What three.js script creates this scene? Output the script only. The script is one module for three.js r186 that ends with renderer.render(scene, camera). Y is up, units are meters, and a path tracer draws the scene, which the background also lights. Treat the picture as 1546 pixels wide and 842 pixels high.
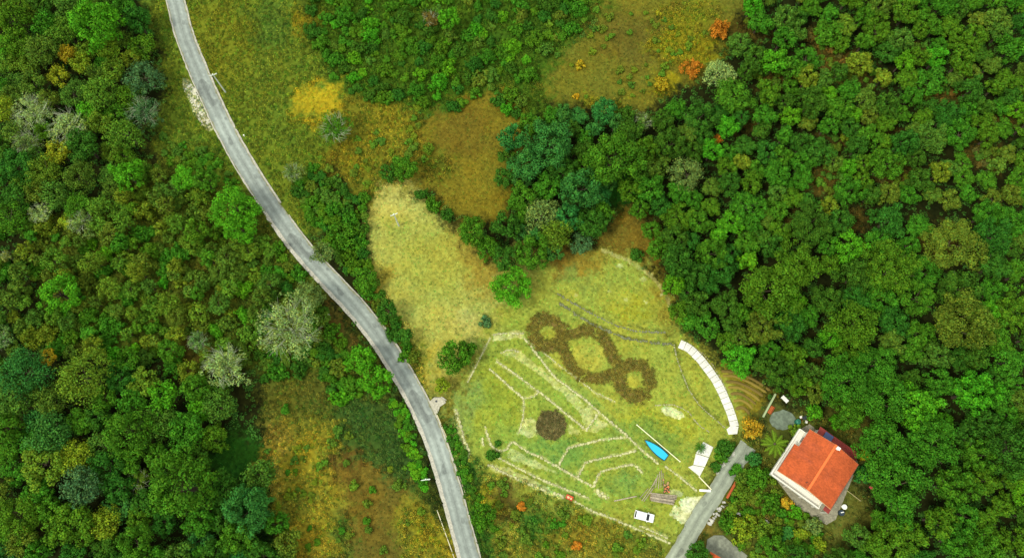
import * as THREE from 'three';
import { mergeGeometries } from 'three/addons/utils/BufferGeometryUtils.js';
import { RoundedBoxGeometry } from 'three/addons/geometries/RoundedBoxGeometry.js';

// ───────────────────────── camera, sky, sun, exposure ─────────────────────────
const scene = new THREE.Scene();
const FOCAL = 1200, IMG_W = 1546, IMG_H = 842, HEIGHT = 180, TILT = THREE.MathUtils.degToRad(15);
const camera = new THREE.PerspectiveCamera(2 * THREE.MathUtils.radToDeg(Math.atan(IMG_H / 2 / FOCAL)), IMG_W / IMG_H, 1, 3000);
camera.position.set(0, HEIGHT, 0);
camera.up.set(0, 0, -1);
camera.lookAt(0, 0, -HEIGHT * Math.tan(TILT));
scene.add(camera);

const skyW = 64, skyH = 32, skyData = new Float32Array(skyW * skyH * 4);
for (let j = 0; j < skyH; j++) for (let i = 0; i < skyW; i++) {
  const el = ((j + 0.5) / skyH - 0.5) * Math.PI, s = Math.max(0, Math.sin(el));
  const L = el > 0 ? (0.36 + 0.56 * s) : 0.25, o = (j * skyW + i) * 4;
  skyData[o] = L * 0.97; skyData[o + 1] = L; skyData[o + 2] = L * 1.02; skyData[o + 3] = 1;
}
const skyTex = new THREE.DataTexture(skyData, skyW, skyH, THREE.RGBAFormat, THREE.FloatType);
skyTex.mapping = THREE.EquirectangularReflectionMapping; skyTex.magFilter = THREE.LinearFilter; skyTex.needsUpdate = true;
scene.background = skyTex; scene.environment = skyTex;

const sun = new THREE.DirectionalLight(new THREE.Color(1, 0.96, 0.88), 1.5);
sun.position.set(-95, 150, -10); sun.target.position.set(0, 0, -55);
sun.castShadow = true; sun.shadow.radius = 22; sun.shadow.mapSize.set(4096, 4096);
Object.assign(sun.shadow.camera, { left: -160, right: 160, top: 160, bottom: -160, near: 1, far: 500 });
scene.add(sun, sun.target);

const renderer = new THREE.WebGLRenderer({ antialias: true });
renderer.toneMapping = THREE.LinearToneMapping;
renderer.toneMappingExposure = 1.82;
renderer.shadowMap.enabled = true;

// ───────────────────────── helpers ─────────────────────────
function rng(seed) { let a = seed >>> 0; return () => { a = (a + 0x6d2b79f5) >>> 0; let t = Math.imul(a ^ (a >>> 15), 1 | a); t = (t + Math.imul(t ^ (t >>> 7), 61 | t)) ^ t; return ((t ^ (t >>> 14)) >>> 0) / 4294967296; }; }
const R0 = rng(77);
const hash = (x, y) => { let h = Math.imul(x | 0, 374761393) + Math.imul(y | 0, 668265263); h = Math.imul(h ^ (h >>> 13), 1274126177); return ((h ^ (h >>> 16)) >>> 0) / 4294967296; };
function noise(x, y) {
  const ix = Math.floor(x), iy = Math.floor(y), fx = x - ix, fy = y - iy, u = fx * fx * (3 - 2 * fx), v = fy * fy * (3 - 2 * fy);
  const a = hash(ix, iy), b = hash(ix + 1, iy), c = hash(ix, iy + 1), d = hash(ix + 1, iy + 1);
  return a + (b - a) * u + (c - a) * v + (a - b - c + d) * u * v;
}
const fbm = (x, y, n = 4) => { let s = 0, a = 0.5, t = 0; for (let i = 0; i < n; i++) { s += a * noise(x, y); t += a; x = x * 2.03 + 17.1; y = y * 2.03 + 5.7; a *= 0.5; } return s / t; };
const clamp = (v, a, b) => Math.min(b, Math.max(a, v)), lerp = (a, b, t) => a + (b - a) * t;
// survey: where a ray of the aerial photograph meets the level h metres above the fields
const CT = Math.cos(TILT), ST = Math.sin(TILT);
function P(u, v, h = 0) {
  const x = (u - IMG_W / 2) / FOCAL, y = -(v - IMG_H / 2) / FOCAL, s = (HEIGHT - h) / (CT - y * ST);
  return new THREE.Vector3(s * x, h, s * (-y * CT - ST));
}
const mpp = (u, v) => { const a = P(u - 1, v), b = P(u + 1, v); return (b.x - a.x) / 2; };
const gh = (x, z) => 0.2 * (noise(x / 13 + 40, z / 13 + 9) - 0.5) + 0.07 * (noise(x / 3.1, z / 3.1 + 50) - 0.5);
const onGround = (u, v) => { const p = P(u, v); p.y = gh(p.x, p.z); return p; };
const sRGB = (r, g, b) => new THREE.Color().setRGB(r / 255, g / 255, b / 255, THREE.SRGBColorSpace);
const used = new Map();
const numbered = (n) => { const k = used.get(n) || 0; used.set(n, k + 1); return k ? `${n}_${String(k).padStart(3, '0')}` : n; };
function tag(o, label, category, group, kind) {
  if (label) o.userData.label = label; if (category) o.userData.category = category;
  if (group) o.userData.group = group; if (kind) o.userData.kind = kind; return o;
}
function mesh(name, geo, mat, parent) {
  const m = new THREE.Mesh(geo, mat); m.name = parent && parent !== scene ? name : numbered(name);
  m.castShadow = m.receiveShadow = true; (parent || scene).add(m); return m;
}
function thing(name, label, category, x, y, z, turn = 0, group) {
  const g = new THREE.Group(); g.name = numbered(name); g.position.set(x, y, z); g.rotation.y = turn; scene.add(g);
  return tag(g, label, category, group);
}
function structure(name, geo, mat, label) { const m = mesh(name, geo, mat); m.userData.kind = 'structure'; if (label) m.userData.label = label; return m; }
const std = (color, roughness = 0.85, extra = {}) => new THREE.MeshStandardMaterial({ color, roughness, ...extra });
const box = (w, h, d, x = 0, y = 0, z = 0, ry = 0, rx = 0, rz = 0) => { const g = new THREE.BoxGeometry(w, h, d); if (rx) g.rotateX(rx); if (rz) g.rotateZ(rz); if (ry) g.rotateY(ry); g.translate(x, y, z); return g; };
const rbox = (w, h, d, r, x = 0, y = 0, z = 0) => { const g = new RoundedBoxGeometry(w, h, d, 2, r); g.translate(x, y, z); return g; };
const cyl = (r0, r1, h, n, x = 0, y = 0, z = 0) => { const g = new THREE.CylinderGeometry(r0, r1, h, n); g.translate(x, y, z); return g; };
function rod(a, b, r0, r1 = r0, n = 6) {
  const d = new THREE.Vector3().subVectors(b, a), L = d.length(), g = new THREE.CylinderGeometry(r1, r0, L, n);
  g.translate(0, L / 2, 0); g.applyQuaternion(new THREE.Quaternion().setFromUnitVectors(new THREE.Vector3(0, 1, 0), d.normalize())); g.translate(a.x, a.y, a.z); return g;
}
const merge = (list) => mergeGeometries(list.map((g) => g.index ? g.toNonIndexed() : g), false);
function curveOf(px, h = 0) { return new THREE.CatmullRomCurve3(px.map(([u, v]) => P(u, v)), false, 'centripetal'); }
// a slab that follows a curve: rectangular section, uv in metres
function ribbon(curve, step, left, right, top, depth, wob = 0, seed = 1) {
  const n = Math.max(2, Math.ceil(curve.getLength() / step)), pos = [], uv = [], idx = [];
  for (let i = 0; i <= n; i++) {
    const t = i / n, p = curve.getPointAt(t), d = curve.getTangentAt(t), nx = -d.z, nz = d.x, s = t * curve.getLength();
    const l = left + wob * (noise(s * 0.9, seed * 9.1) - 0.5) * 2 + wob * (noise(s * 3.1, seed * 3.3) - 0.5), r = right + wob * (noise(s * 0.8, seed * 7.7 + 50) - 0.5) * 2 + wob * (noise(s * 2.7, seed * 5 + 90) - 0.5);
    const tp = typeof top === 'function' ? top(p.x, p.z) : top;
    for (const [o, y] of [[l, tp - depth], [l, tp], [r, tp], [r, tp - depth]]) { pos.push(p.x + nx * o, y, p.z + nz * o); uv.push(o, s); }
    if (i) for (let k = 0; k < 3; k++) { const a = (i - 1) * 4 + k, b = i * 4 + k; idx.push(a, a + 1, b, b, a + 1, b + 1); }
  }
  idx.push(0, 2, 1, 0, 3, 2); const e = n * 4; idx.push(e, e + 1, e + 2, e, e + 2, e + 3);
  const g = new THREE.BufferGeometry(); g.setAttribute('position', new THREE.Float32BufferAttribute(pos, 3)); g.setAttribute('uv', new THREE.Float32BufferAttribute(uv, 2)); g.setIndex(idx);
  const q = g.toNonIndexed(); q.computeVertexNormals(); return q;
}
// a level slab with the given outline
function slab(px, top, depth, bevel = 0) {
  const s = new THREE.Shape(px.map(([u, v]) => { const p = P(u, v); return new THREE.Vector2(p.x, -p.z); }));
  const g = new THREE.ExtrudeGeometry(s, { depth, bevelEnabled: bevel > 0, bevelSize: bevel, bevelThickness: bevel, bevelSegments: 1 });
  g.rotateX(-Math.PI / 2); g.translate(0, top - depth, 0); return g;
}
function noiseTex(w, h, rep, fn) {
  const d = new Uint8Array(w * h * 4);
  for (let j = 0; j < h; j++) for (let i = 0; i < w; i++) { const c = fn(i, j); const o = (j * w + i) * 4; d[o] = clamp(c[0], 0, 255); d[o + 1] = clamp(c[1], 0, 255); d[o + 2] = clamp(c[2], 0, 255); d[o + 3] = 255; }
  const t = new THREE.DataTexture(d, w, h); t.colorSpace = THREE.SRGBColorSpace; t.magFilter = THREE.LinearFilter; t.minFilter = THREE.LinearMipmapLinearFilter; t.generateMipmaps = true;
  t.wrapS = t.wrapT = THREE.RepeatWrapping; t.repeat.set(...rep); t.needsUpdate = true; return t;
}

// ───────────────────────── what grows where ─────────────────────────
const ROAD = [[240, -70], [252, -35], [264, 0], [277, 50], [296, 100], [318, 150], [342, 200], [370, 250], [402, 300], [436, 350], [468, 390], [500, 425], [535, 462], [574, 511], [605, 560], [628, 600], [651, 649], [675, 720], [695, 791], [709, 842], [720, 900], [728, 960]];
const DRIVE = [[985, 900], [1004, 868], [1023, 838], [1042, 805], [1060, 774], [1076, 752], [1091, 728], [1106, 706], [1121, 686], [1130, 672]];
const WX0 = -150, WX1 = 150, WZ0 = -140, WZ1 = 34, MW = 2048, MH = 1188;
const toMap = (u, v) => { const p = P(u, v); return [(p.x - WX0) / (WX1 - WX0) * MW, (p.z - WZ0) / (WZ1 - WZ0) * MH]; };
function canvas2() { const c = document.createElement('canvas'); c.width = MW; c.height = MH; return c.getContext('2d'); }
const inkA = canvas2(), cover = canvas2(), inkB = canvas2();     // soil and grass tones; plant cover; sharper marks
const FOREST = [38, 40, 14];
inkA.fillStyle = `rgb(${FOREST})`; inkA.fillRect(0, 0, MW, MH);
cover.fillStyle = 'rgb(120,150,200)'; cover.fillRect(0, 0, MW, MH);
function shape(ctx, pts) {
  ctx.beginPath();
  if (typeof pts[0] === 'number') { const [x, y] = toMap(pts[0], pts[1]), [x2] = toMap(pts[0] + pts[2], pts[1]), [, y2] = toMap(pts[0], pts[1] + pts[3]); ctx.ellipse(x, y, Math.abs(x2 - x), Math.abs(y2 - y), pts[4] || 0, 0, Math.PI * 2); }
  else pts.forEach(([u, v], i) => { const [x, y] = toMap(u, v); i ? ctx.lineTo(x, y) : ctx.moveTo(x, y); });
  ctx.closePath();
}
// tone = colour; plants = [density, height, kind] with kind 0 short grass, 128 herbs, 200 undergrowth
function zone(pts, tone, plants, alpha = 1) {
  inkA.globalAlpha = alpha; inkA.fillStyle = `rgb(${tone})`; shape(inkA, pts); inkA.fill(); inkA.globalAlpha = 1;
  if (plants) { cover.fillStyle = `rgb(${plants})`; shape(cover, pts); cover.fill(); }
}
const GRASS = [190, 60, 0], SHORT = [150, 30, 0], HERB = [235, 120, 128], WEED = [200, 160, 128], BARE = [20, 20, 0];
// herb meadow on both sides of the upper road
zone([[225, -60], [460, -60], [450, 0], [470, 60], [500, 120], [520, 180], [500, 230], [480, 280], [500, 330], [470, 360], [430, 330], [330, 330], [260, 270], [225, 230], [255, 150], [238, 80], [222, 0]], [104, 118, 32], HERB);
zone([330, 60, 45, 70], [118, 118, 28], HERB, 0.6); zone([400, 120, 40, 45], [112, 120, 34], HERB, 0.5); zone([310, 250, 50, 40], [84, 104, 26], HERB, 0.7);
zone([400, 45, 35, 40], [86, 108, 34], HERB, 0.7);
// green scrub and the yellow patches below it
zone([[450, -60], [940, -60], [930, 0], [870, 60], [830, 90], [830, 190], [780, 200], [740, 130], [690, 180], [620, 165], [560, 150], [510, 130], [480, 80]], [70, 98, 22], WEED);
zone([[520, 130], [620, 150], [650, 200], [640, 260], [590, 300], [540, 300], [510, 240], [500, 190]], [116, 112, 30], HERB);
zone([[432, 165], [450, 140], [490, 118], [515, 122], [522, 150], [490, 175], [455, 180]], [176, 148, 30], GRASS);
zone([470, 30, 30, 20], [128, 112, 24], HERB, 0.7); zone([440, 28, 12, 14], [160, 130, 20], HERB, 0.7);
zone([590, 190, 35, 38], [138, 124, 32], HERB, 0.7); zone([520, 250, 45, 25], [136, 118, 26], HERB, 0.6);
zone([[640, 180], [690, 150], [740, 130], [785, 150], [790, 230], [775, 290], [770, 340], [735, 350], [700, 330], [660, 295], [620, 290], [610, 270], [640, 240]], [124, 108, 30], GRASS);
zone([700, 200, 45, 40], [110, 90, 28], GRASS, 0.7); zone([740, 280, 30, 45], [136, 116, 32], GRASS, 0.7); zone([660, 255, 25, 20], [84, 98, 24], HERB, 0.6);
// brown field at the top
zone([[935, -60], [1150, -60], [1110, 30], [1095, 70], [1060, 110], [1010, 145], [960, 170], [880, 168], [825, 155], [815, 100], [850, 75], [900, 45]], [114, 106, 32], GRASS);
zone([960, 60, 50, 40], [100, 88, 32], GRASS, 0.7); zone([1030, 70, 55, 32], [140, 130, 24], HERB, 0.8); zone([1040, 20, 50, 22], [128, 124, 26], HERB, 0.7);
zone([895, 158, 18, 10], [150, 140, 28], HERB); zone([935, 160, 14, 9], [146, 138, 28], HERB); zone([1000, 130, 14, 18], [150, 132, 20], HERB); zone([850, 130, 26, 24], [118, 108, 28], GRASS, 0.7);
// glade and clearings along the wood
zone([940, 290, 36, 26], [40, 84, 18], GRASS); zone([[905, 345], [940, 320], [985, 330], [1000, 380], [990, 410], [950, 395], [910, 385]], [128, 104, 34], GRASS);
const CLEARINGS = [[1232, 60, 16, 22], [1250, 92, 30, 16], [1292, 112, 26, 20], [1160, 115, 18, 14], [1422, 137, 36, 13], [1250, 268, 26, 20], [1350, 266, 30, 18], [1484, 234, 30, 16], [1393, 76, 16, 12], [1530, 180, 18, 12], [1130, 45, 16, 16], [1300, 330, 16, 18], [1230, 550, 14, 16], [1120, 190, 16, 20], [1420, 365, 22, 26], [1190, 330, 14, 12], [1265, 215, 12, 10], [1350, 200, 14, 8]];
for (const [u, v, a, b] of CLEARINGS) zone([u, v, a * 1.15, b * 1.15], [112, 92, 32], HERB, 0.75);
// straw meadow
zone([[588, 276], [610, 285], [640, 312], [690, 348], [742, 392], [775, 385], [850, 378], [800, 430], [752, 470], [745, 500], [705, 560], [690, 600], [665, 610], [648, 596], [628, 540], [600, 480], [560, 410], [545, 360], [560, 310]], [170, 162, 72], SHORT);
zone([[690, 350], [748, 394], [752, 440], [742, 452], [700, 400], [668, 350]], [156, 132, 48], SHORT, 0.85); zone([595, 305, 26, 28], [194, 178, 90], SHORT, 0.8); zone([600, 330, 45, 30], [182, 170, 80], SHORT, 0.6);
zone([650, 400, 55, 50], [160, 156, 60], SHORT, 0.7); zone([705, 485, 25, 20], [186, 172, 92], SHORT, 0.7); zone([590, 350, 18, 20], [136, 144, 48], SHORT, 0.6); zone([572, 420, 18, 30], [170, 142, 44], SHORT, 0.6); zone([648, 560, 14, 34], [178, 152, 46], SHORT, 0.7);
zone([[690, 560], [745, 490], [760, 470], [740, 500], [706, 580], [695, 610], [672, 640], [660, 600]], [112, 106, 34], GRASS);
// mown garden
zone([[752, 470], [800, 430], [835, 395], [870, 372], [912, 374], [960, 394], [995, 425], [1012, 455], [1018, 498], [1040, 515], [1092, 535], [1140, 565], [1166, 592], [1140, 630], [1112, 655], [1098, 690], [1060, 742], [1030, 800], [1012, 832], [960, 800], [860, 755], [780, 722], [735, 715], [712, 690], [698, 650], [690, 622], [704, 580], [745, 500]], [154, 156, 58], SHORT);
zone([[745, 500], [790, 500], [835, 560], [900, 615], [1000, 700], [1030, 760], [980, 790], [860, 750], [760, 700], [700, 640], [706, 585]], [140, 154, 56], SHORT, 0.8);
zone([870, 395, 45, 22], [150, 118, 38], SHORT, 0.8); zone([850, 395, 14, 30], [128, 94, 32], SHORT, 0.7); zone([[985, 415], [1012, 450], [1016, 500], [1030, 514], [1000, 505], [990, 460]], [160, 138, 44], SHORT, 0.8);
zone([865, 412, 22, 10], [104, 130, 62], SHORT, 0.7); zone([905, 424, 18, 9], [112, 134, 62], SHORT, 0.7); zone([955, 468, 26, 18], [164, 154, 36], SHORT, 0.7);
zone([1000, 640, 70, 26], [166, 164, 46], SHORT, 0.7); zone([985, 655, 45, 18], [98, 134, 60], SHORT, 0.6); zone([1025, 680, 26, 14], [104, 132, 52], SHORT, 0.7);
zone([760, 590, 32, 42], [150, 152, 46], SHORT, 0.7); zone([705, 610, 14, 40], [128, 150, 80], SHORT, 0.6); zone([840, 680, 60, 14], [98, 136, 62], SHORT, 0.7); zone([870, 700, 16, 16], [100, 138, 62], SHORT, 0.6); zone([935, 730, 22, 16], [102, 138, 70], SHORT, 0.7); zone([930, 716, 30, 8], [164, 152, 44], SHORT, 0.6);
zone([985, 770, 45, 16], [158, 154, 48], SHORT, 0.6); zone([880, 745, 60, 14], [126, 152, 60], SHORT, 0.6);
// ploughed contour plot beside the slab path
zone([[1045, 528], [1090, 535], [1130, 560], [1166, 592], [1140, 632], [1122, 650], [1112, 620], [1098, 580], [1078, 552]], [142, 124, 34], SHORT); zone([1092, 548, 24, 12], [176, 164, 52], SHORT, 0.8); zone([1118, 600, 20, 14], [110, 116, 36], SHORT, 0.8);
// rough bank under the garden
zone([[735, 715], [790, 725], [860, 758], [960, 802], [1012, 832], [1000, 930], [740, 930], [728, 842], [716, 780]], [126, 124, 40], HERB);
zone([765, 745, 22, 28], [104, 88, 38], GRASS, 0.9); zone([730, 740, 14, 24], [158, 148, 34], HERB, 0.9); zone([812, 795, 36, 34], [60, 104, 30], WEED, 0.9); zone([768, 800, 14, 26], [162, 152, 52], HERB, 0.8); zone([880, 810, 60, 26], [138, 118, 34], HERB, 0.7); zone([950, 822, 40, 14], [120, 134, 44], HERB, 0.7);
// grass strip between road and garden
zone([[655, 625], [672, 640], [690, 640], [712, 700], [728, 780], [735, 842], [745, 930], [722, 930], [708, 842], [694, 760], [672, 690]], [62, 100, 30], WEED);
zone([[612, 480], [640, 560], [655, 610], [640, 610], [600, 540], [570, 490]], [96, 106, 32], WEED);
// land between the left wood and the road
zone([[60, 330], [200, 300], [230, 250], [380, 290], [440, 360], [500, 450], [560, 540], [600, 600], [560, 600], [470, 560], [400, 560], [330, 520], [250, 520], [60, 520]], [88, 98, 28], WEED);
zone([[490, 455], [510, 470], [530, 520], [515, 530], [490, 490]], [112, 84, 36], BARE); zone([300, 420, 60, 40], [92, 92, 26], WEED, 0.6); zone([280, 540, 24, 36], [104, 84, 26], GRASS, 0.7);
zone([[390, 590], [430, 555], [500, 552], [560, 570], [600, 600], [640, 690], [672, 760], [700, 880], [700, 940], [430, 940], [428, 842], [410, 760], [395, 690]], [86, 98, 32], HERB);
zone([[500, 590], [590, 600], [625, 660], [640, 720], [590, 735], [530, 700], [505, 640]], [66, 90, 34], HERB);
zone([[400, 650], [430, 630], [480, 635], [520, 670], [500, 700], [510, 760], [500, 842], [505, 930], [430, 930], [432, 842], [425, 780], [402, 720]], [144, 132, 38], HERB);
zone([450, 690, 30, 28], [158, 138, 34], HERB, 0.7); zone([415, 655, 16, 26], [142, 116, 46], HERB, 0.8); zone([450, 750, 22, 22], [108, 122, 46], HERB, 0.7); zone([460, 820, 24, 30], [158, 134, 36], HERB, 0.6); zone([412, 715, 8, 16], [178, 160, 74], HERB, 0.8);
zone([[505, 690], [540, 695], [620, 735], [640, 770], [600, 800], [610, 930], [520, 930], [512, 800]], [110, 94, 34], GRASS); zone([545, 770, 24, 60], [122, 96, 32], GRASS, 0.6); zone([525, 705, 14, 26], [92, 68, 28], GRASS, 0.8);
zone([[610, 770], [650, 755], [680, 800], [690, 842], [690, 930], [610, 930]], [134, 122, 34], HERB); zone([650, 815, 22, 22], [160, 142, 28], HERB, 0.6); zone([520, 810, 16, 40], [78, 98, 30], WEED, 0.8);
zone([350, 690, 42, 40], [44, 92, 22], GRASS, 0.9); zone([385, 780, 30, 60], [40, 70, 20], WEED, 0.8);
zone([[400, 560], [470, 552], [520, 570], [500, 610], [430, 630], [395, 640]], [96, 96, 32], HERB, 0.9);
// round the house
zone([[1112, 655], [1150, 630], [1175, 600], [1230, 620], [1300, 640], [1320, 720], [1300, 790], [1240, 842], [1240, 930], [1010, 930], [1030, 820], [1062, 765], [1100, 720]], [92, 96, 34], WEED);
zone([[1150, 620], [1170, 600], [1190, 612], [1215, 640], [1190, 660], [1160, 650]], [96, 98, 44], BARE); zone([1275, 780, 36, 40], [112, 110, 44], GRASS); zone([1300, 700, 24, 40], [92, 92, 40], BARE); zone([1290, 630, 40, 18], [78, 72, 26], GRASS, 0.8); zone([1310, 660, 22, 14], [112, 98, 32], GRASS, 0.8);
zone([1145, 765, 40, 18], [112, 104, 34], HERB, 0.7); zone([1190, 765, 18, 8], [132, 98, 44], HERB, 0.7); zone([1075, 795, 22, 18], [128, 104, 44], GRASS, 0.8);

const EDGES = [      // stone rows of the garden: line, description, stone size, scatter, tone
  [[[792, 511], [839, 571], [879, 600], [908, 625], [945, 656], [965, 676], [993, 699]], 'long straight stone row running down the garden beside the brown figure-eight beds'],
  [[[1006, 705], [1028, 721], [1052, 741]], 'short stone row between boat and driveway entrance'],
  [[[800, 515], [845, 552], [874, 574], [900, 593], [928, 606]], 'thin stone row hugging the lower side of the figure-eight beds', 0.16],
  [[[750, 545], [785, 570], [820, 596], [855, 625], [885, 649]], 'stone row from the chalky corner to the V-shaped turn'],
  [[[885, 649], [896, 635], [905, 622]], 'short arm of the V-shaped stone turn'],
  [[[740, 558], [765, 580], [790, 601]], 'stone row parallel to the long one near the garden fence'],
  [[[790, 601], [800, 600], [808, 598], [812, 594]], 'small hooked stone curve beside the keyhole lawn', 0.18],
  [[[790, 601], [791, 615], [790, 630], [786, 645], [782, 655]], 'curved stone edge of the keyhole lawn', 0.18],
  [[[733, 644], [736, 658], [741, 671], [748, 678], [756, 681], [765, 678], [770, 670], [774, 667], [795, 681], [820, 693], [841, 704], [872, 722], [896, 735]], 'curling stone row with a hook that runs down to the stepped edgings'],
  [[[728, 662], [730, 672]], 'stub of stones beside the curled row', 0.2],
  [[[843, 704], [850, 690], [859, 676], [879, 671], [908, 664], [946, 660]], 'first bent stone edging of the stepped lawns'],
  [[[872, 720], [878, 709], [884, 698], [908, 692], [935, 687], [960, 681]], 'second bent stone edging of the stepped lawns'],
  [[[896, 735], [901, 723], [907, 712], [929, 706], [953, 701], [962, 705], [968, 713]], 'third bent stone edging of the stepped lawns, ending in a hook'],
  [[[901, 742], [909, 747], [917, 751]], 'loose pale stones at the foot of the stepped edgings', 0.34, 0.5],
  [[[752, 690], [775, 703], [802, 717], [825, 727], [848, 736], [870, 744], [889, 752]], 'lower stone row under the curled one', 0.22],
  [[[738, 702], [760, 713], [783, 724], [824, 741], [851, 750]], 'chalky stone row along the rough bank', 0.24, 0.3],
  [[[868, 757], [896, 772], [920, 781], [956, 796], [985, 809], [1011, 820]], 'straight stone row below the parked car', 0.24],
  [[[967, 794], [988, 803], [1008, 812]], 'short stone row just above the straight one', 0.18],
  [[[740, 510], [728, 534], [716, 558], [706, 577]], 'thin pale edging on the garden side of the lone tree', 0.18, 0.06],
  [[[688, 618], [692, 634], [697, 650], [702, 668], [708, 684]], 'pale stone edge of the garden above the roadside hedge', 0.3, 0.35],
  [[[745, 505], [765, 503], [790, 504]], 'stones along the chalky garden corner', 0.2, 0.2],
  [[[757, 533], [764, 529], [774, 528], [785, 532]], 'faint curved stone end above the long lawn strip', 0.16],
  [[[842, 444], [885, 469], [927, 490], [959, 500], [1005, 502]], 'upper dark stone line across the mown garden', 0.2, 0.3, [0.16, 0.17, 0.08]],
  [[[845, 458], [880, 482], [902, 493], [945, 511], [988, 518], [1016, 520]], 'lower dark stone line across the mown garden', 0.26, 0.4, [0.13, 0.14, 0.06]],
  [[[1018, 521], [1022, 540], [1030, 563], [1040, 588], [1055, 610], [1072, 626], [1094, 645]], 'curved low stone line beside the slab path', 0.16, 0.1, [0.26, 0.26, 0.12]],
  [[[990, 612], [1003, 611], [1017, 611], [1030, 616], [1040, 622], [1048, 633], [1058, 644], [1072, 652]], 'wavy stone line between the boat and the slab path', 0.16, 0.1, [0.3, 0.29, 0.13]],
  [[[1030, 520], [1045, 523], [1062, 534], [1076, 550], [1088, 570], [1098, 590]], 'fine stone line on the ploughed side of the slab path', 0.14, 0.08, [0.3, 0.28, 0.14]],
  [[[1082, 716], [1090, 704], [1100, 693], [1110, 684]], 'pale boulders along the upper driveway', 0.3, 0.5, [0.36, 0.36, 0.28]],
  [[[1093, 760], [1080, 778], [1070, 792]], 'pale boulders along the lower driveway', 0.34, 0.9, [0.38, 0.37, 0.3]],
  [[[1098, 765], [1112, 773], [1124, 782]], 'white stones in the planted slope', 0.24, 0.7, [0.5, 0.5, 0.44]],
  [[[1146, 780], [1160, 788], [1164, 793]], 'short row of stones in the planted slope', 0.2, 0.3, [0.45, 0.42, 0.34]],
];
// sharper marks: bare chalky ground, tracks, worn edges
function markFill(pts, c, a = 1) { inkB.globalAlpha = a; inkB.fillStyle = `rgb(${c})`; shape(inkB, pts); inkB.fill(); }
function markLine(px, w, c, a = 1) { inkB.globalAlpha = a; inkB.strokeStyle = `rgb(${c})`; inkB.lineWidth = w / 0.1465; inkB.lineCap = 'round'; inkB.lineJoin = 'round'; inkB.beginPath(); px.forEach(([u, v], i) => { const [x, y] = toMap(u, v); i ? inkB.lineTo(x, y) : inkB.moveTo(x, y); }); inkB.stroke(); }
const CHALK = [214, 206, 136];
markFill([[748, 502], [790, 503], [794, 510], [744, 514]], CHALK, 0.8); markFill([[757, 533], [780, 530], [800, 542], [830, 566], [868, 596], [884, 612], [870, 618], [830, 578], [790, 548]], CHALK, 0.6);
markFill([[872, 620], [890, 610], [904, 618], [886, 646]], CHALK, 0.7); markFill([[900, 628], [920, 640], [900, 652], [888, 650]], CHALK, 0.7); markFill([[788, 632], [808, 632], [816, 655], [800, 660], [784, 655]], CHALK, 0.75); markFill([[858, 640], [876, 650], [880, 656], [858, 655]], CHALK, 0.7);
markFill([[770, 678], [795, 690], [820, 704], [850, 716], [800, 706], [764, 690]], CHALK, 0.55); markFill([[740, 700], [770, 708], [830, 738], [850, 748], [800, 732], [742, 708]], CHALK, 0.6);
markFill([[1030, 768], [1040, 750], [1062, 748], [1072, 742], [1060, 768], [1046, 792], [1028, 790], [1010, 778], [1018, 762]], [232, 222, 166], 0.9); markFill([1020, 745, 12, 6], [190, 186, 140], 0.6); markFill([1042, 762, 16, 12], [240, 230, 184], 0.8);
markFill([1016, 622, 18, 8, 0.4], [226, 220, 160], 0.85); markFill([1060, 540, 4, 4], CHALK, 0.4);
markFill([889, 540, 27, 22], [176, 164, 62], 0.85); markFill([830, 507, 13, 8], [164, 152, 48], 0.9); markFill([956, 575, 10, 8], [168, 158, 56], 0.9);
markLine([[910, 378], [950, 394], [985, 418], [1004, 442], [1013, 470]], 0.9, [196, 182, 108], 0.6);
markLine([[795, 505], [835, 562], [880, 592], [930, 640], [980, 690]], 2.2, [120, 146, 66], 0.5);
markLine([[690, 618], [694, 650], [706, 690]], 0.8, CHALK, 0.8);
markLine([[830, 436], [885, 466], [930, 488], [1005, 500]], 0.5, [112, 112, 46], 0.7); markLine([[845, 456], [902, 491], [945, 509], [1016, 518]], 0.6, [96, 98, 42], 0.7);
markLine([[1020, 522], [1027, 547], [1037, 577], [1057, 609], [1082, 631]], 0.9, [92, 98, 34], 0.7);
for (const [u, v, s] of [[935, 402, 5], [972, 424, 5], [1000, 446, 3], [944, 452, 3], [975, 456, 3], [870, 445, 3], [920, 440, 3]]) markFill([u, v, s, s * 0.7], CHALK, 0.6);
// worn road verges
markLine([[281, 125], [290, 145], [304, 175], [316, 192]], 2.4, [196, 194, 140], 0.9);
for (const [q, , sz, sp, tn] of EDGES) if (!tn) markLine(q, 0.62 + (sp || 0), [196, 190, 112], 0.75);
inkB.globalAlpha = 1;
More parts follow.
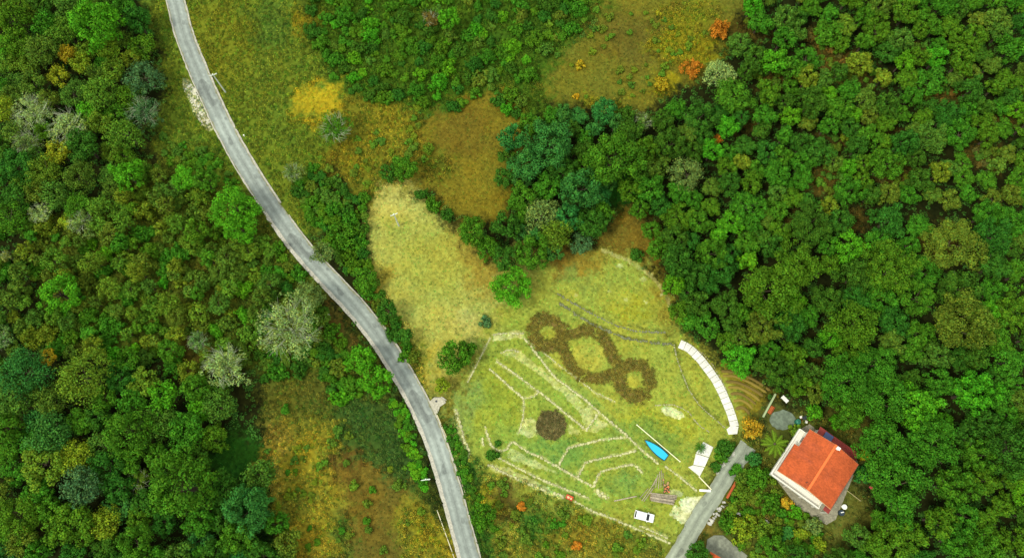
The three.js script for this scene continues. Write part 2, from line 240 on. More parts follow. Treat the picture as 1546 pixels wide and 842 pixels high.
// no plants on roads, yards, slabs
function clear(px, w) { cover.strokeStyle = 'rgb(0,0,0)'; cover.lineWidth = w / 0.1465; cover.lineCap = 'butt'; cover.beginPath(); px.forEach(([u, v], i) => { const [x, y] = toMap(u, v); i ? cover.lineTo(x, y) : cover.moveTo(x, y); }); cover.stroke(); }
function clearPoly(pts) { cover.fillStyle = 'rgb(0,0,0)'; shape(cover, pts); cover.fill(); }
const PATH = [[1026, 519], [1040, 526], [1055, 540], [1068, 556], [1080, 573], [1091, 594], [1100, 615], [1106, 632], [1109, 644]];
const HOUSE_YARD = [[1163, 712], [1178, 690], [1205, 650], [1222, 640], [1292, 690], [1296, 700], [1262, 784], [1248, 792], [1208, 770]];
clear(ROAD, 5.4); clear(DRIVE, 4.6); clear(PATH, 2.2); clearPoly(HOUSE_YARD); clearPoly([[1062, 667], [1077, 675], [1056, 719], [1039, 705], [1046, 702], [1048, 687]]); clearPoly([[1066, 812], [1090, 806], [1110, 822], [1150, 870], [1150, 930], [1060, 930]]); clearPoly([1182, 634, 21, 16]); clearPoly([[1030, 768], [1040, 750], [1072, 740], [1050, 790], [1028, 790]]);

const toLin0 = (v) => { const c = v / 255; return c <= 0.04045 ? c / 12.92 : ((c + 0.055) / 1.055) ** 2.4; }, soft = new Float32Array(MW * MH * 3);
const A = inkA.getImageData(0, 0, MW, MH).data, B = inkB.getImageData(0, 0, MW, MH).data, Cv = cover.getImageData(0, 0, MW, MH).data;
{ // where one cover fades into the next
  const tmp = new Float32Array(MW * MH * 3), R = 13;
  for (let c = 0; c < 3; c++) {
    for (let j = 0; j < MH; j++) { let s = 0; for (let i = -R; i < MW; i++) { const a = i + R, b = i - R - 1; s += toLin0(A[(j * MW + Math.min(MW - 1, a)) * 4 + c]); if (b >= -R - 1 && i > 0) s -= toLin0(A[(j * MW + Math.max(0, b)) * 4 + c]); if (i === 0) { s = 0; for (let k = -R; k <= R; k++) s += toLin0(A[(j * MW + clamp(k, 0, MW - 1)) * 4 + c]); } if (i >= 0) tmp[(j * MW + i) * 3 + c] = s / (2 * R + 1); } }
    for (let i = 0; i < MW; i++) { let s = 0; for (let k = -R; k <= R; k++) s += tmp[(clamp(k, 0, MH - 1) * MW + i) * 3 + c]; for (let j = 0; j < MH; j++) { if (j) s += tmp[(Math.min(MH - 1, j + R) * MW + i) * 3 + c] - tmp[(Math.max(0, j - R - 1) * MW + i) * 3 + c]; soft[(j * MW + i) * 3 + c] = s / (2 * R + 1); } }
  }
}
const GROUND_K = 0.76;      // tones above are as seen in the photograph; the soil's own colour is this share of them
const toLin = new Float32Array(256); for (let i = 0; i < 256; i++) { const c = i / 255; toLin[i] = c <= 0.04045 ? c / 12.92 : ((c + 0.055) / 1.055) ** 2.4; }
const toS = (c) => 255 * (c <= 0.0031308 ? c * 12.92 : 1.055 * c ** (1 / 2.4) - 0.055);
const ground = new Float32Array(MW * MH * 3);
{
  const d = new Uint8Array(MW * MH * 4);
  for (let j = 0; j < MH; j++) for (let i = 0; i < MW; i++) {
    const x = i * 0.1465, z = j * 0.1465;
    const wx = (fbm(x / 9, z / 9, 3) - 0.5) * 44 + (fbm(x / 1.6 + 90, z / 1.6, 2) - 0.5) * 40 + (hash(i >> 1, j >> 1) - 0.5) * 16, wz = (fbm(x / 9 + 60, z / 9 + 30, 3) - 0.5) * 44 + (fbm(x / 1.6, z / 1.6 + 70, 2) - 0.5) * 40 + (hash((j >> 1) + 9, i >> 1) - 0.5) * 16;
    const a = (clamp(Math.round(j + wz), 0, MH - 1) * MW + clamp(Math.round(i + wx), 0, MW - 1)) * 3;
    const b = (clamp(Math.round(j + wz * 0.11), 0, MH - 1) * MW + clamp(Math.round(i + wx * 0.11), 0, MW - 1)) * 4, k = B[b + 3] / 255 * clamp(0.75 + 1.5 * (fbm(x / 1.1 + 7, z / 1.1 + 3, 3) - 0.5) + 0.5 * (hash(i * 3, j * 7) - 0.5), 0, 1);
    const grain = 0.78 + 0.26 * hash(i + 7, j * 3) + 0.5 * (noise(x / 0.5, z / 0.5) - 0.5) + 0.22 * (fbm(x / 2.2, z / 2.2 + 20, 3) - 0.5), warm = (fbm(x / 4 + 11, z / 4, 3) - 0.5);
    const o = (j * MW + i) * 3;
    for (let c = 0; c < 3; c++) {
      let v = lerp(soft[a + c], toLin[B[b + c]], k) * GROUND_K * grain * (c === 0 ? 0.93 + 0.26 * warm : c === 1 ? 1.03 : 1.0 - 0.3 * warm);
      ground[o + c] = v; d[(j * MW + i) * 4 + c] = clamp(toS(v), 0, 255);
    }
    d[(j * MW + i) * 4 + 3] = 255;
  }
  var groundTex = new THREE.DataTexture(d, MW, MH); groundTex.colorSpace = THREE.SRGBColorSpace; groundTex.magFilter = THREE.LinearFilter; groundTex.needsUpdate = true;
}
const groundAt = (x, z) => { const i = clamp(Math.round((x - WX0) / (WX1 - WX0) * MW), 0, MW - 1), j = clamp(Math.round((z - WZ0) / (WZ1 - WZ0) * MH), 0, MH - 1); return [i, j, (j * MW + i)]; };
{
  const nx = 430, nz = 250, g = new THREE.PlaneGeometry(WX1 - WX0, WZ1 - WZ0, nx, nz); g.rotateX(-Math.PI / 2); g.translate((WX0 + WX1) / 2, 0, (WZ0 + WZ1) / 2);
  const p = g.attributes.position, uv = g.attributes.uv;
  for (let i = 0; i < p.count; i++) { const x = p.getX(i), z = p.getZ(i); p.setY(i, gh(x, z)); uv.setXY(i, (x - WX0) / (WX1 - WX0), (z - WZ0) / (WZ1 - WZ0)); }
  g.computeVertexNormals();
  structure('ground', g, new THREE.MeshPhysicalMaterial({ map: groundTex, roughness: 1, specularIntensity: 0.1 }), 'ground of grass, litter and bare soil under the fields and woods');
  const far = new THREE.RingGeometry(60, 2500, 64, 6); far.rotateX(-Math.PI / 2); far.translate(0, -0.9, -50);
  structure('far_ground', far, std(new THREE.Color(0.03, 0.045, 0.012), 1), 'green land stretching away round the valley');
}

// ───────────────────────── roads, yards, slabs ─────────────────────────
const roadTex = noiseTex(256, 2048, [1 / 6, 1 / 48], (i, j) => {
  const x = (i / 256 * 6 + 3) % 6 - 3, s = j / 2048 * 48, tr = Math.exp(-(((Math.abs(x) - 0.85) / 0.38) ** 2)), n = fbm(i / 22, j / 24, 4), f = hash(i, j), big = fbm(x * 0.5 + 3, s * 0.16, 3);
  const crack = Math.abs(fbm(x * 1.1 + 20, s * 0.55, 4) - 0.5) < 0.006 ? 0.16 : 0, seam = Math.abs(x + 0.12 * noise(s, 3)) < 0.05 ? 0.07 : 0, patch = fbm(x * 0.35 + 60, s * 0.22 + 9, 2) > 0.68 ? 0.13 : 0, dirt = clamp((Math.abs(x) - 1.75 + 0.7 * (fbm(s * 1.2, x + 5, 3) - 0.5)) / 0.4, 0, 1);
  const k = 0.86 + 0.12 * tr + 0.18 * (n - 0.5) + 0.12 * (f - 0.5) + 0.2 * (big - 0.5) - crack - seam - patch;
  return [lerp(146, 138, dirt) * k, lerp(155, 138, dirt) * k, lerp(142, 98, dirt) * k];
});
const roadMat = new THREE.MeshStandardMaterial({ map: roadTex, roughness: 0.9 });
const concTex = noiseTex(512, 512, [1 / 5, 1 / 5], (i, j) => { const k = 0.82 + 0.34 * (fbm(i / 30, j / 30, 4) - 0.4) + 0.12 * (hash(i, j) - 0.5) - (fbm(i / 9 + 50, j / 9, 3) > 0.66 ? 0.12 : 0); return [196 * k, 192 * k, 170 * k]; });
const concMat = new THREE.MeshStandardMaterial({ map: concTex, roughness: 0.92 });
const greyTex = noiseTex(512, 512, [1 / 7, 1 / 7], (i, j) => { const k = 0.84 + 0.4 * (fbm(i / 40, j / 40, 4) - 0.45) + 0.12 * (hash(i, j) - 0.5); return [128 * k, 132 * k, 110 * k]; });
const greyMat = new THREE.MeshStandardMaterial({ map: greyTex, roughness: 0.95 });
const roadCurve = curveOf(ROAD), driveCurve = curveOf(DRIVE);
structure('road', ribbon(roadCurve, 1.2, -2.15, 2.2, 0.2, 0.6, 0.12, 3), roadMat, 'narrow grey country road winding past the wood');
{ // pale concrete strips along the road
  const part = (t0, t1) => { const pts = []; for (let i = 0; i <= 40; i++) pts.push(roadCurve.getPointAt(lerp(t0, t1, i / 40))); return new THREE.CatmullRomCurve3(pts); };
  const s = structure('roadside_gutter', ribbon(part(0.42, 0.985), 0.8, 1.72, 2.55, 0.225, 0.5, 0.1, 5), concMat, 'pale concrete gutter along the lower road');
  structure('road_kerb', ribbon(part(0.02, 0.42), 0.8, -2.5, -2.1, 0.28, 0.5, 0.09, 8), concMat, 'thin pale kerb along the upper road');
  structure('road_kerb', ribbon(part(0.44, 0.985), 0.8, -2.42, -2.12, 0.3, 0.5, 0.06, 11), concMat, 'thin pale kerb between road and straw meadow');
  structure('road_kerb', ribbon(part(0.02, 0.42), 0.8, 2.1, 2.4, 0.26, 0.5, 0.12, 14), concMat, 'thin pale kerb between upper road and wood');
}
structure('driveway', ribbon(driveCurve, 0.8, -1.85, 1.85, 0.2, 0.6, 0.16, 21), new THREE.MeshStandardMaterial({ map: roadTex, roughness: 0.92, color: new THREE.Color(1, 0.98, 0.82) }), 'grey driveway climbing to the red-roofed house');
structure('house_yard', slab(HOUSE_YARD, 0.17, 0.5), new THREE.MeshStandardMaterial({ map: concTex, color: new THREE.Color(0.62, 0.6, 0.5), roughness: 0.95 }), 'worn concrete apron round the red-roofed house');
structure('parking_yard', slab([[1068, 814], [1078, 808], [1092, 808], [1108, 822], [1128, 838], [1160, 880], [1150, 930], [1060, 930], [1064, 850]], 0.18, 0.5), greyMat, 'grey paved parking yard beside the driveway');
{ const ring = []; for (let i = 0; i < 28; i++) { const a = i / 28 * 6.283, k = 1 + 0.14 * (noise(i * 0.9, 4) - 0.5); ring.push([1182 + 20 * k * Math.cos(a), 634 + 15 * k * Math.sin(a)]); } structure('gravel_yard', slab(ring, 0.19, 0.5), new THREE.MeshStandardMaterial({ map: greyTex, color: new THREE.Color(0.8, 0.95, 0.9), roughness: 1 }), 'round grey yard between palm and garden wall'); }

// slab path
{
  const c = curveOf(PATH), L = c.getLength(), path = thing('slab_path', 'curved white path of broad concrete slabs through the mown garden', 'path', 0, 0, 0); path.userData.kind = 'structure';
  const slabTex = noiseTex(512, 512, [1 / 4, 1 / 4], (i, j) => { const k = 0.95 + 0.16 * (fbm(i / 40, j / 40, 4) - 0.5) + 0.06 * (hash(i, j) - 0.5) - (fbm(i / 14 + 50, j / 14, 3) > 0.68 ? 0.14 : 0); return [222 * k, 221 * k, 205 * k]; }), mats = [1, 0.93, 0.87].map((k) => new THREE.MeshStandardMaterial({ map: slabTex, color: new THREE.Color(k, k, k * 0.98), roughness: 0.9 }));
  const n = 17, r = rng(5);
  for (let i = 0; i < n; i++) {
    const t0 = i / n + 0.0017, t1 = (i + 1) / n - 0.0017, pts = []; for (let k = 0; k <= 3; k++) pts.push(c.getPointAt(lerp(t0, t1, k / 3)));
    mesh('slab', ribbon(new THREE.CatmullRomCurve3(pts), 0.6, -0.92 - 0.08 * r(), 0.92 + 0.08 * r(), 0.22 + 0.05 * r(), 0.4), mats[i % 3], path);
  }
  mesh('slab', slab([[1097, 648], [1103, 643], [1115, 644], [1113, 655], [1100, 656]], 0.25, 0.4), mats[0], path);
  const patio = thing('patio', 'pale concrete patio of three slabs beside the driveway hedge', 'patio', 0, 0, 0); patio.userData.kind = 'structure';
  mesh('slab', slab([[1062, 667], [1077, 675], [1070.5, 690], [1051, 684]], 0.22, 0.4), mats[1], patio);
  mesh('slab', slab([[1050.7, 685], [1070.1, 691], [1064, 704.5], [1047, 701.5]], 0.24, 0.4), mats[0], patio);
  mesh('slab', slab([[1046.6, 702.3], [1063.6, 705.4], [1056.5, 719], [1039, 705]], 0.21, 0.4), mats[2], patio);
}

// ───────────────────────── plants: shared shapes ─────────────────────────
const V = (x, y, z) => new THREE.Vector3(x, y, z);
// leaves: an array of {p, n, s} -> one geometry of small bent faces with their own tints
function leafGeo(leaves, seed) {
  const r = rng(seed), n = leaves.length, pos = new Float32Array(n * 18), nor = new Float32Array(n * 18), col = new Float32Array(n * 18);
  const t = V(), b = V(), f = V(), q = V(); let o = 0;
  for (const L of leaves) {
    q.set(r() - 0.5, r() - 0.5, r() - 0.5).normalize(); t.crossVectors(L.n, q).normalize(); b.crossVectors(t, L.n).normalize();
    const s = L.s, w = s * (0.5 + 0.35 * r()), tint = L.k * (0.74 + 0.52 * r()), hue = (r() - 0.5) * 0.5;
    const c = [tint * (1 + hue), tint, tint * (1 - hue * 0.8)];
    const tip = [t.x * s, t.y * s, t.z * s], side = [b.x * w, b.y * w, b.z * w], lift = s * 0.2;
    const v = [[-tip[0], -tip[1], -tip[2]], [side[0] + L.n.x * lift, side[1] + L.n.y * lift, side[2] + L.n.z * lift], [tip[0], tip[1], tip[2]], [-side[0] + L.n.x * lift, -side[1] + L.n.y * lift, -side[2] + L.n.z * lift]];
    f.copy(L.n).multiplyScalar(0.75).addScaledVector(L.out, 0.25).normalize();
    for (const k of [0, 1, 2, 0, 2, 3]) {
      pos[o] = L.p.x + v[k][0]; pos[o + 1] = L.p.y + v[k][1]; pos[o + 2] = L.p.z + v[k][2];
      nor[o] = f.x; nor[o + 1] = f.y; nor[o + 2] = f.z; col[o] = c[0]; col[o + 1] = c[1]; col[o + 2] = c[2]; o += 3;
    }
  }
  const g = new THREE.BufferGeometry(); g.setAttribute('position', new THREE.BufferAttribute(pos, 3)); g.setAttribute('normal', new THREE.BufferAttribute(nor, 3)); g.setAttribute('color', new THREE.BufferAttribute(col, 3)); return g;
}
// a crown of clumps: radius R, centre height cy, half height ry
function crown(seed, R, cy, ry, nClump, perClump, leaf, opt = {}) {
  const r = rng(seed), leaves = [], lop = [r() * 6.28, 0.12 + 0.2 * r()];
  const clumps = [];
  for (let i = 0; i < nClump; i++) {
    const up = opt.low ? r() * 1.05 - 0.05 : 1 - 1.45 * Math.pow(r(), 0.8) * 0.92, az = i * 2.39996 + r() * 0.9, rr = Math.sqrt(Math.max(0, 1 - Math.min(1, up * up)));
    const lobe = 1 + lop[1] * Math.cos(az - lop[0]) + 0.16 * (r() - 0.5) + 0.12 * Math.sin(az * 3 + lop[0] * 5), dist = (opt.fill ? 0.25 + 0.75 * r() : 0.42 + 0.5 * r()) * lobe;
    clumps.push([V(Math.cos(az) * rr * R * dist, cy + up * ry * dist, Math.sin(az) * rr * R * dist), R * (opt.clump || 0.3) * (0.6 + 0.8 * r()), 0.76 + 0.48 * r()]);
  }
  for (const [c, cr, k] of clumps) {
    const m = Math.round(perClump * (cr / (R * (opt.clump || 0.3))) ** 1.6);
    for (let i = 0; i < m; i++) {
      const d = V(r() * 2 - 1, r() * 1.7 - 0.6, r() * 2 - 1); if (d.lengthSq() > 1.2) { i--; continue; } d.normalize();
      const rad = cr * (0.4 + (opt.loose || 0.85) * Math.pow(r(), 0.8)), p = V(c.x + d.x * rad, c.y + d.y * rad * 0.85, c.z + d.z * rad); if (p.y < 0.05) p.y = 0.05 + 0.1 * r();
      const n = V(d.x + (r() - 0.5) * 1.3, d.y + 0.3 + (r() - 0.5) * 1.1, d.z + (r() - 0.5) * 1.3).normalize();
      const out = V(d.x * 0.8 + (p.x - 0) / R * 0.5, d.y * 0.8 + (p.y - cy) / ry * 0.5 + 0.1, d.z * 0.8 + p.z / R * 0.5).normalize();
      if (n.dot(out) < 0) n.negate();
      leaves.push({ p, n, out, s: leaf * (0.55 + 0.8 * r()), k });
    }
  }
  return leafGeo(leaves, seed + 1);
}
function trunkGeo(seed, h, top, R, n = 5) {
  const r = rng(seed), parts = [rod(V(0, -0.35, 0), V((r() - 0.5) * 0.3, h * 0.55, (r() - 0.5) * 0.3), 0.035 * h + 0.06, 0.024 * h + 0.04, 7)];
  for (let i = 0; i < n; i++) { const a = i / n * 6.28 + r(), k = 0.45 + 0.3 * r(); parts.push(rod(V(0, h * (0.35 + 0.15 * r()), 0), V(Math.cos(a) * R * k, h * 0.6 + (top - h * 0.6) * (0.4 + 0.5 * r()), Math.sin(a) * R * k), 0.014 * h + 0.03, 0.03, 5)); }
  return merge(parts);
}
function twigGeo(seed, R, cy, ry, n, thick) {      // bare pale branches that fork outwards
  const r = rng(seed), parts = [];
  for (let i = 0; i < n; i++) {
    const a = i * 2.39996 + r() * 1.8, up = 0.1 + 0.88 * r(), q = Math.sqrt(1 - up * up), d0 = 0.15 + 0.2 * r();
    const a0 = V(Math.cos(a) * R * d0 * q, cy - ry * 0.25 + ry * d0, Math.sin(a) * R * d0 * q), a1 = V(Math.cos(a + 0.2) * R * 0.62 * q, cy + ry * 0.75 * up, Math.sin(a + 0.2) * R * 0.62 * q);
    parts.push(rod(a0, a1, thick, thick * 0.6, 4));
    for (let k = 0; k < 3; k++) { const b = a + (r() - 0.5) * 0.9, e = 0.95 + 0.15 * r(); parts.push(rod(a1, V(Math.cos(b) * R * e * q, cy + ry * (up * 0.9 + 0.2 * r()), Math.sin(b) * R * e * q), thick * 0.6, thick * 0.25, 3)); }
  }
  return merge(parts);
}
const bark = std(sRGB(78, 66, 48), 0.95), paleBark = std(sRGB(156, 166, 128), 0.9);
const leafMat = (r, g, b) => new THREE.MeshPhysicalMaterial({ color: new THREE.Color(r, g, b), vertexColors: true, roughness: 0.8, specularIntensity: 0.15, side: THREE.DoubleSide });
const TONE = {
  green: leafMat(0.05, 0.155, 0.006), dark: leafMat(0.032, 0.112, 0.007), bright: leafMat(0.062, 0.235, 0.006), olive: leafMat(0.1, 0.185, 0.01), deepolive: leafMat(0.075, 0.148, 0.011),
  lime: leafMat(0.17, 0.25, 0.01), gold: leafMat(0.33, 0.25, 0.01), orange: leafMat(0.42, 0.16, 0.012), teal: leafMat(0.034, 0.15, 0.02), bluegreen: leafMat(0.055, 0.135, 0.036), pale: leafMat(0.21, 0.31, 0.07), sage: leafMat(0.12, 0.195, 0.035), brown: leafMat(0.12, 0.095, 0.016), amber: leafMat(0.36, 0.23, 0.012),
};
for (const t in TONE) { const c = TONE[t].color; TONE[t] = [TONE[t], leafMat(c.r * 1.24, c.g * 0.99, c.b * 0.9), leafMat(c.r * 0.8, c.g * 1.01, c.b * 1.1)]; }      // each kind of leaf also a little yellower and a little bluer
// size classes: crown radius in metres
const SIZES = [1.1, 1.9, 3.0, 4.4, 6.2];
const CROWNS = {}, TRUNKS = {}, TWIGS = {};
const heightOf = (R) => 2.0 + 1.55 * R;
function crownFor(form, size, k) {
  const key = form + size + '_' + k; if (CROWNS[key]) return CROWNS[key];
  const R = SIZES[size], h = heightOf(R), seed = 1000 + size * 100 + k * 7 + form.length * 13;
  let g;
  if (form === 'shrub') g = crown(seed, R, R * 0.35, R * 0.75, [14, 26, 44, 66, 90][size], [34, 40, 44, 50, 56][size], 0.22, { low: true, fill: true, clump: [0.34, 0.27, 0.22, 0.19, 0.17][size] });
  else if (form === 'feather') g = crown(seed, R, h * 0.62, R * 0.9, [16, 34, 62, 100, 150][size], [26, 30, 32, 34, 36][size], 0.2, { clump: [0.3, 0.22, 0.17, 0.14, 0.12][size], loose: 1.3 });
  else if (form === 'silver') g = crown(seed, R, h * 0.6, R * 0.72, [18, 34, 64, 110, 170][size], 30, 0.17, { clump: [0.3, 0.22, 0.17, 0.135, 0.11][size], fill: true });
  else g = crown(seed, R, h * 0.64, R * 0.86, [13, 26, 46, 72, 110][size], [52, 60, 66, 72, 78][size], 0.21, { clump: [0.33, 0.25, 0.2, 0.165, 0.14][size] });
  return (CROWNS[key] = g);
}
const trunkFor = (size, k) => TRUNKS[size + '_' + k] || (TRUNKS[size + '_' + k] = trunkGeo(size * 10 + k, heightOf(SIZES[size]), heightOf(SIZES[size]) * 0.85, SIZES[size]));
const twigFor = (size, k) => TWIGS[size + '_' + k] || (TWIGS[size + '_' + k] = twigGeo(size * 31 + k, SIZES[size], heightOf(SIZES[size]) * 0.6, SIZES[size] * 0.7, [12, 16, 22, 30, 40][size], 0.03 + 0.005 * size));
const protos = {};
let planted = 0;
// plant one at the place whose crown shows at (u, v) with radius rp (photo pixels)
function plant(form, tone, u, v, rp, label, group, name, category) {
  const R = rp * mpp(u, v), size = SIZES.reduce((b, s, i) => Math.abs(Math.log(s / R)) < Math.abs(Math.log(SIZES[b] / R)) ? i : b, 0), s = R / SIZES[size];
  const shrub = form === 'shrub', h = shrub ? R * 0.5 : heightOf(SIZES[size]) * s * 0.72, p = P(u, v, h), k = planted++ % 4;
  name = name || (shrub ? 'shrub' : form === 'silver' ? 'silvery_tree' : form === 'feather' ? 'feathery_tree' : 'broadleaf_tree');
  const cast = group ? Math.floor(R0() * 3) : 0, key = form + size + k + tone + cast; let o;
  if (!protos[key]) {
    o = new THREE.Group();
    if (!shrub) mesh('trunk', trunkFor(size, k), form === 'silver' ? paleBark : bark, o);
    else mesh('stem', trunkGeo(k + 300, R * 0.6, R * 0.6, SIZES[size] * 0.5, 3), bark, o);
    mesh(shrub ? 'foliage' : 'crown', crownFor(form, size, k), TONE[tone][cast], o);
    if (form === 'silver') mesh('branches', twigFor(size, k), paleBark, o).userData.kind = 'stuff';
    protos[key] = o;
  } else o = protos[key].clone();
  o.name = numbered(name); o.position.set(p.x, gh(p.x, p.z), p.z); o.scale.set(s, s * (shrub ? 0.9 + 0.3 * R0() : 0.78 + 0.5 * R0()), s); o.rotation.y = R0() * 6.283;
  o.userData = {}; tag(o, label, category || (shrub ? 'shrub' : 'tree'), group); scene.add(o);
  return o;
}
const spots = [];           // [u, v, r] taken
const inside = (pts, x, y) => { let c = false; for (let i = 0, j = pts.length - 1; i < pts.length; j = i++) { const [xi, yi] = pts[i], [xj, yj] = pts[j]; if ((yi > y) !== (yj > y) && x < ((xj - xi) * (y - yi)) / (yj - yi) + xi) c = !c; } return c; };
const F = (form, tone, u, v, r, label, name, group) => { plant(form, tone, u, v, r, label, group, name); spots.push([u, v, r]); };

// trees and shrubs that stand out one by one
F('broad', 'teal', 838, 212, 38, 'tall blue-green tree in the clump above the mown garden, beside a paler one'); F('broad', 'green', 924, 236, 44, 'large pale-topped green tree standing beside the dark grassy glade'); F('broad', 'teal', 797, 246, 28, 'blue-green tree at the brown field edge of the clump above the garden');
F('broad', 'teal', 872, 285, 32, 'blue-green tree deep in the clump above the garden'); F('feather', 'sage', 818, 318, 30, 'greyish olive tree in the dark clump above the mown garden'); F('feather', 'olive', 835, 356, 24, 'olive tree just above the orange-brown top of the garden'); F('broad', 'dark', 893, 338, 26, 'dark green tree at the top corner of the mown garden');
F('broad', 'green', 802, 384, 28, 'green tree at the tip of the clump between straw meadow and garden'); F('broad', 'bright', 770, 430, 30, 'bright green tree standing forward on the corner of the straw meadow'); F('broad', 'green', 785, 300, 24, 'green tree beside the brown field in the middle clump'); F('broad', 'dark', 765, 345, 22, 'dark tree beside the straw meadow in the middle clump'); F('broad', 'dark', 850, 255, 24, 'dark green tree hemmed in by the blue-green clump');
F('broad', 'dark', 760, 385, 20, 'dark small tree behind the bright green corner tree'); F('feather', 'bluegreen', 880, 368, 18, 'small bluish tree on the orange-brown garden top');
F('broad', 'green', 712, 352, 24, 'round green tree closing the hedge between straw meadow and brown field'); F('broad', 'green', 734, 372, 18, 'small green tree at the lower end of the meadow hedge'); F('shrub', 'dark', 636, 293, 11, 'dark green shrub at the top of the straw meadow hedge'); F('shrub', 'green', 654, 310, 12, 'green shrub in the meadow hedge below the first one'); F('shrub', 'dark', 676, 326, 11, 'dark shrub in the meadow hedge beside the round tree');
F('feather', 'sage', 1040, 262, 26, 'pale greyish tree in the dark wood beside the glade'); F('feather', 'pale', 1086, 106, 23, 'light green tree beside the orange shrub at the wood edge'); F('silver', 'sage', 972, 182, 17, 'small silvery tree at the lower edge of the brown field'); F('broad', 'green', 1108, 140, 30, 'green tree behind the light green one at the wood edge'); F('broad', 'dark', 1055, 175, 28, 'dark tree between brown field and wood');
F('broad', 'green', 690, 540, 24, 'lone green tree between straw meadow and garden fence'); F('broad', 'green', 706, 528, 14, 'small green tree touching the lone meadow tree'); F('broad', 'lime', 668, 580, 11, 'small yellow-green tree above the culvert slab');
F('feather', 'sage', 490, 384, 17, 'small grey-green tree leaning over the road edge'); F('shrub', 'green', 520, 360, 22, 'broad green shrub above the road bend'); F('broad', 'green', 550, 420, 20, 'green tree between road and straw meadow'); F('broad', 'dark', 586, 468, 18, 'dark tree in the hedge between road and straw meadow'); F('broad', 'dark', 608, 506, 14, 'dark tree at the lower end of the roadside hedge'); F('silver', 'sage', 442, 260, 16, 'half-bare silvery bush beside the road');
F('silver', 'pale', 438, 496, 47, 'large pale grey-green tree with bare twigs beside the road'); F('feather', 'sage', 460, 446, 24, 'grey-green tree behind the large pale twiggy one'); F('broad', 'bright', 543, 540, 23, 'vivid green tree at the road bend above the culvert'); F('broad', 'bright', 570, 582, 24, 'vivid green tree hanging over the road edge'); F('shrub', 'bright', 515, 600, 15, 'vivid green round shrub in the dark herb field');
F('silver', 'pale', 334, 550, 34, 'whitish twiggy tree among the olive scrub'); F('broad', 'bright', 345, 305, 38, 'large vivid green tree in the scrub beside the road'); F('broad', 'bright', 362, 345, 24, 'vivid green tree touching the large one by the road'); F('broad', 'bright', 275, 268, 20, 'vivid green small tree on the herb slope'); F('broad', 'green', 310, 275, 20, 'green small tree on the herb slope');
F('feather', 'bluegreen', 215, 112, 28, 'bluish tree with pale branches at the wood edge by the road'); F('silver', 'bluegreen', 216, 170, 26, 'bare-branched bluish tree at the wood edge below its twin'); F('broad', 'bright', 150, 32, 40, 'large light green tree in the upper wood'); F('feather', 'gold', 100, 82, 15, 'yellow tree in the upper wood'); F('feather', 'lime', 125, 100, 16, 'yellow-green tree beside the yellow one in the upper wood');
F('silver', 'pale', 42, 165, 32, 'whitish half-bare tree in the upper wood'); F('silver', 'pale', 95, 185, 30, 'pale yellowish twiggy tree beside the whitish one'); F('silver', 'sage', 38, 215, 24, 'greyish bare-topped tree below the whitish one'); F('feather', 'olive', 70, 262, 24, 'yellow-olive tree below the pale twiggy group'); F('silver', 'pale', 55, 318, 18, 'small pale dome-shaped tree in the olive wood'); F('silver', 'sage', 118, 335, 20, 'grey twiggy tree with a yellow neighbour'); F('feather', 'lime', 100, 330, 13, 'small yellow-green tree beside the grey twiggy one');
F('broad', 'bright', 82, 440, 32, 'bright green round tree alone among dark gaps'); F('feather', 'teal', 40, 560, 40, 'large blue-green tree in the tall wood'); F('feather', 'olive', 122, 570, 42, 'large yellow-green tree beside the blue-green one'); F('feather', 'gold', 72, 540, 12, 'small golden tree between two large ones'); F('broad', 'green', 188, 652, 40, 'large mid green tree in the tall wood'); F('broad', 'olive', 58, 700, 34, 'olive-green tree beside the bright yellow one'); F('feather', 'lime', 112, 686, 28, 'bright yellow-green tree in the tall wood'); F('feather', 'lime', 155, 794, 26, 'bright yellow tree below the tall wood\'s dark gap'); F('broad', 'green', 270, 738, 52, 'very large green tree beside the dark gap of the tall wood'); F('silver', 'olive', 203, 725, 20, 'pale olive tree against the very large green one'); F('broad', 'teal', 380, 762, 38, 'deep green tree at the edge of the yellow field'); F('broad', 'green', 240, 688, 22, 'green tree above the very large one');
F('broad', 'bright', 295, 617, 20, 'bright green small tree at the edge of the dark grass hollow'); F('broad', 'olive', 210, 580, 22, 'olive tree above the mid green one'); F('feather', 'bright', 250, 598, 24, 'feathery bright green tree beside the olive one above the mid green crown'); F('feather', 'bluegreen', 128, 738, 32, 'dull bluish tree below the yellow-green one'); F('feather', 'green', 195, 545, 18, 'feathery green tree at the lower edge of the olive scrub'); F('shrub', 'bright', 325, 500, 14, 'vivid green shrub above the whitish twiggy tree');
F('broad', 'green', 730, 778, 21, 'dense round green tree at the road below the garden'); F('silver', 'green', 503, 188, 26, 'dark shrub-like tree with bare white twigs on top'); F('silver', 'brown', 648, 22, 14, 'dead bare tree in the green scrub'); F('broad', 'bright', 680, 28, 16, 'bright green small tree beside the dead one');
F('broad', 'green', 610, 255, 20, 'green small tree above the top of the straw meadow'); F('broad', 'dark', 590, 262, 14, 'dark small tree above the top of the straw meadow'); F('shrub', 'orange', 1088, 46, 17, 'orange shrub at the top corner of the brown field'); F('shrub', 'orange', 1044, 106, 15, 'orange shrub beside the light green tree'); F('shrub', 'orange', 1082, 210, 9, 'small rust-coloured shrub in the wood');
F('shrub', 'gold', 1000, 128, 12, 'yellow shrub beside the orange one'); F('shrub', 'dark', 961, 386, 11, 'dark green round bush on the brown clearing'); F('shrub', 'gold', 876, 96, 7, 'small yellow tuft-like bush on the brown field');
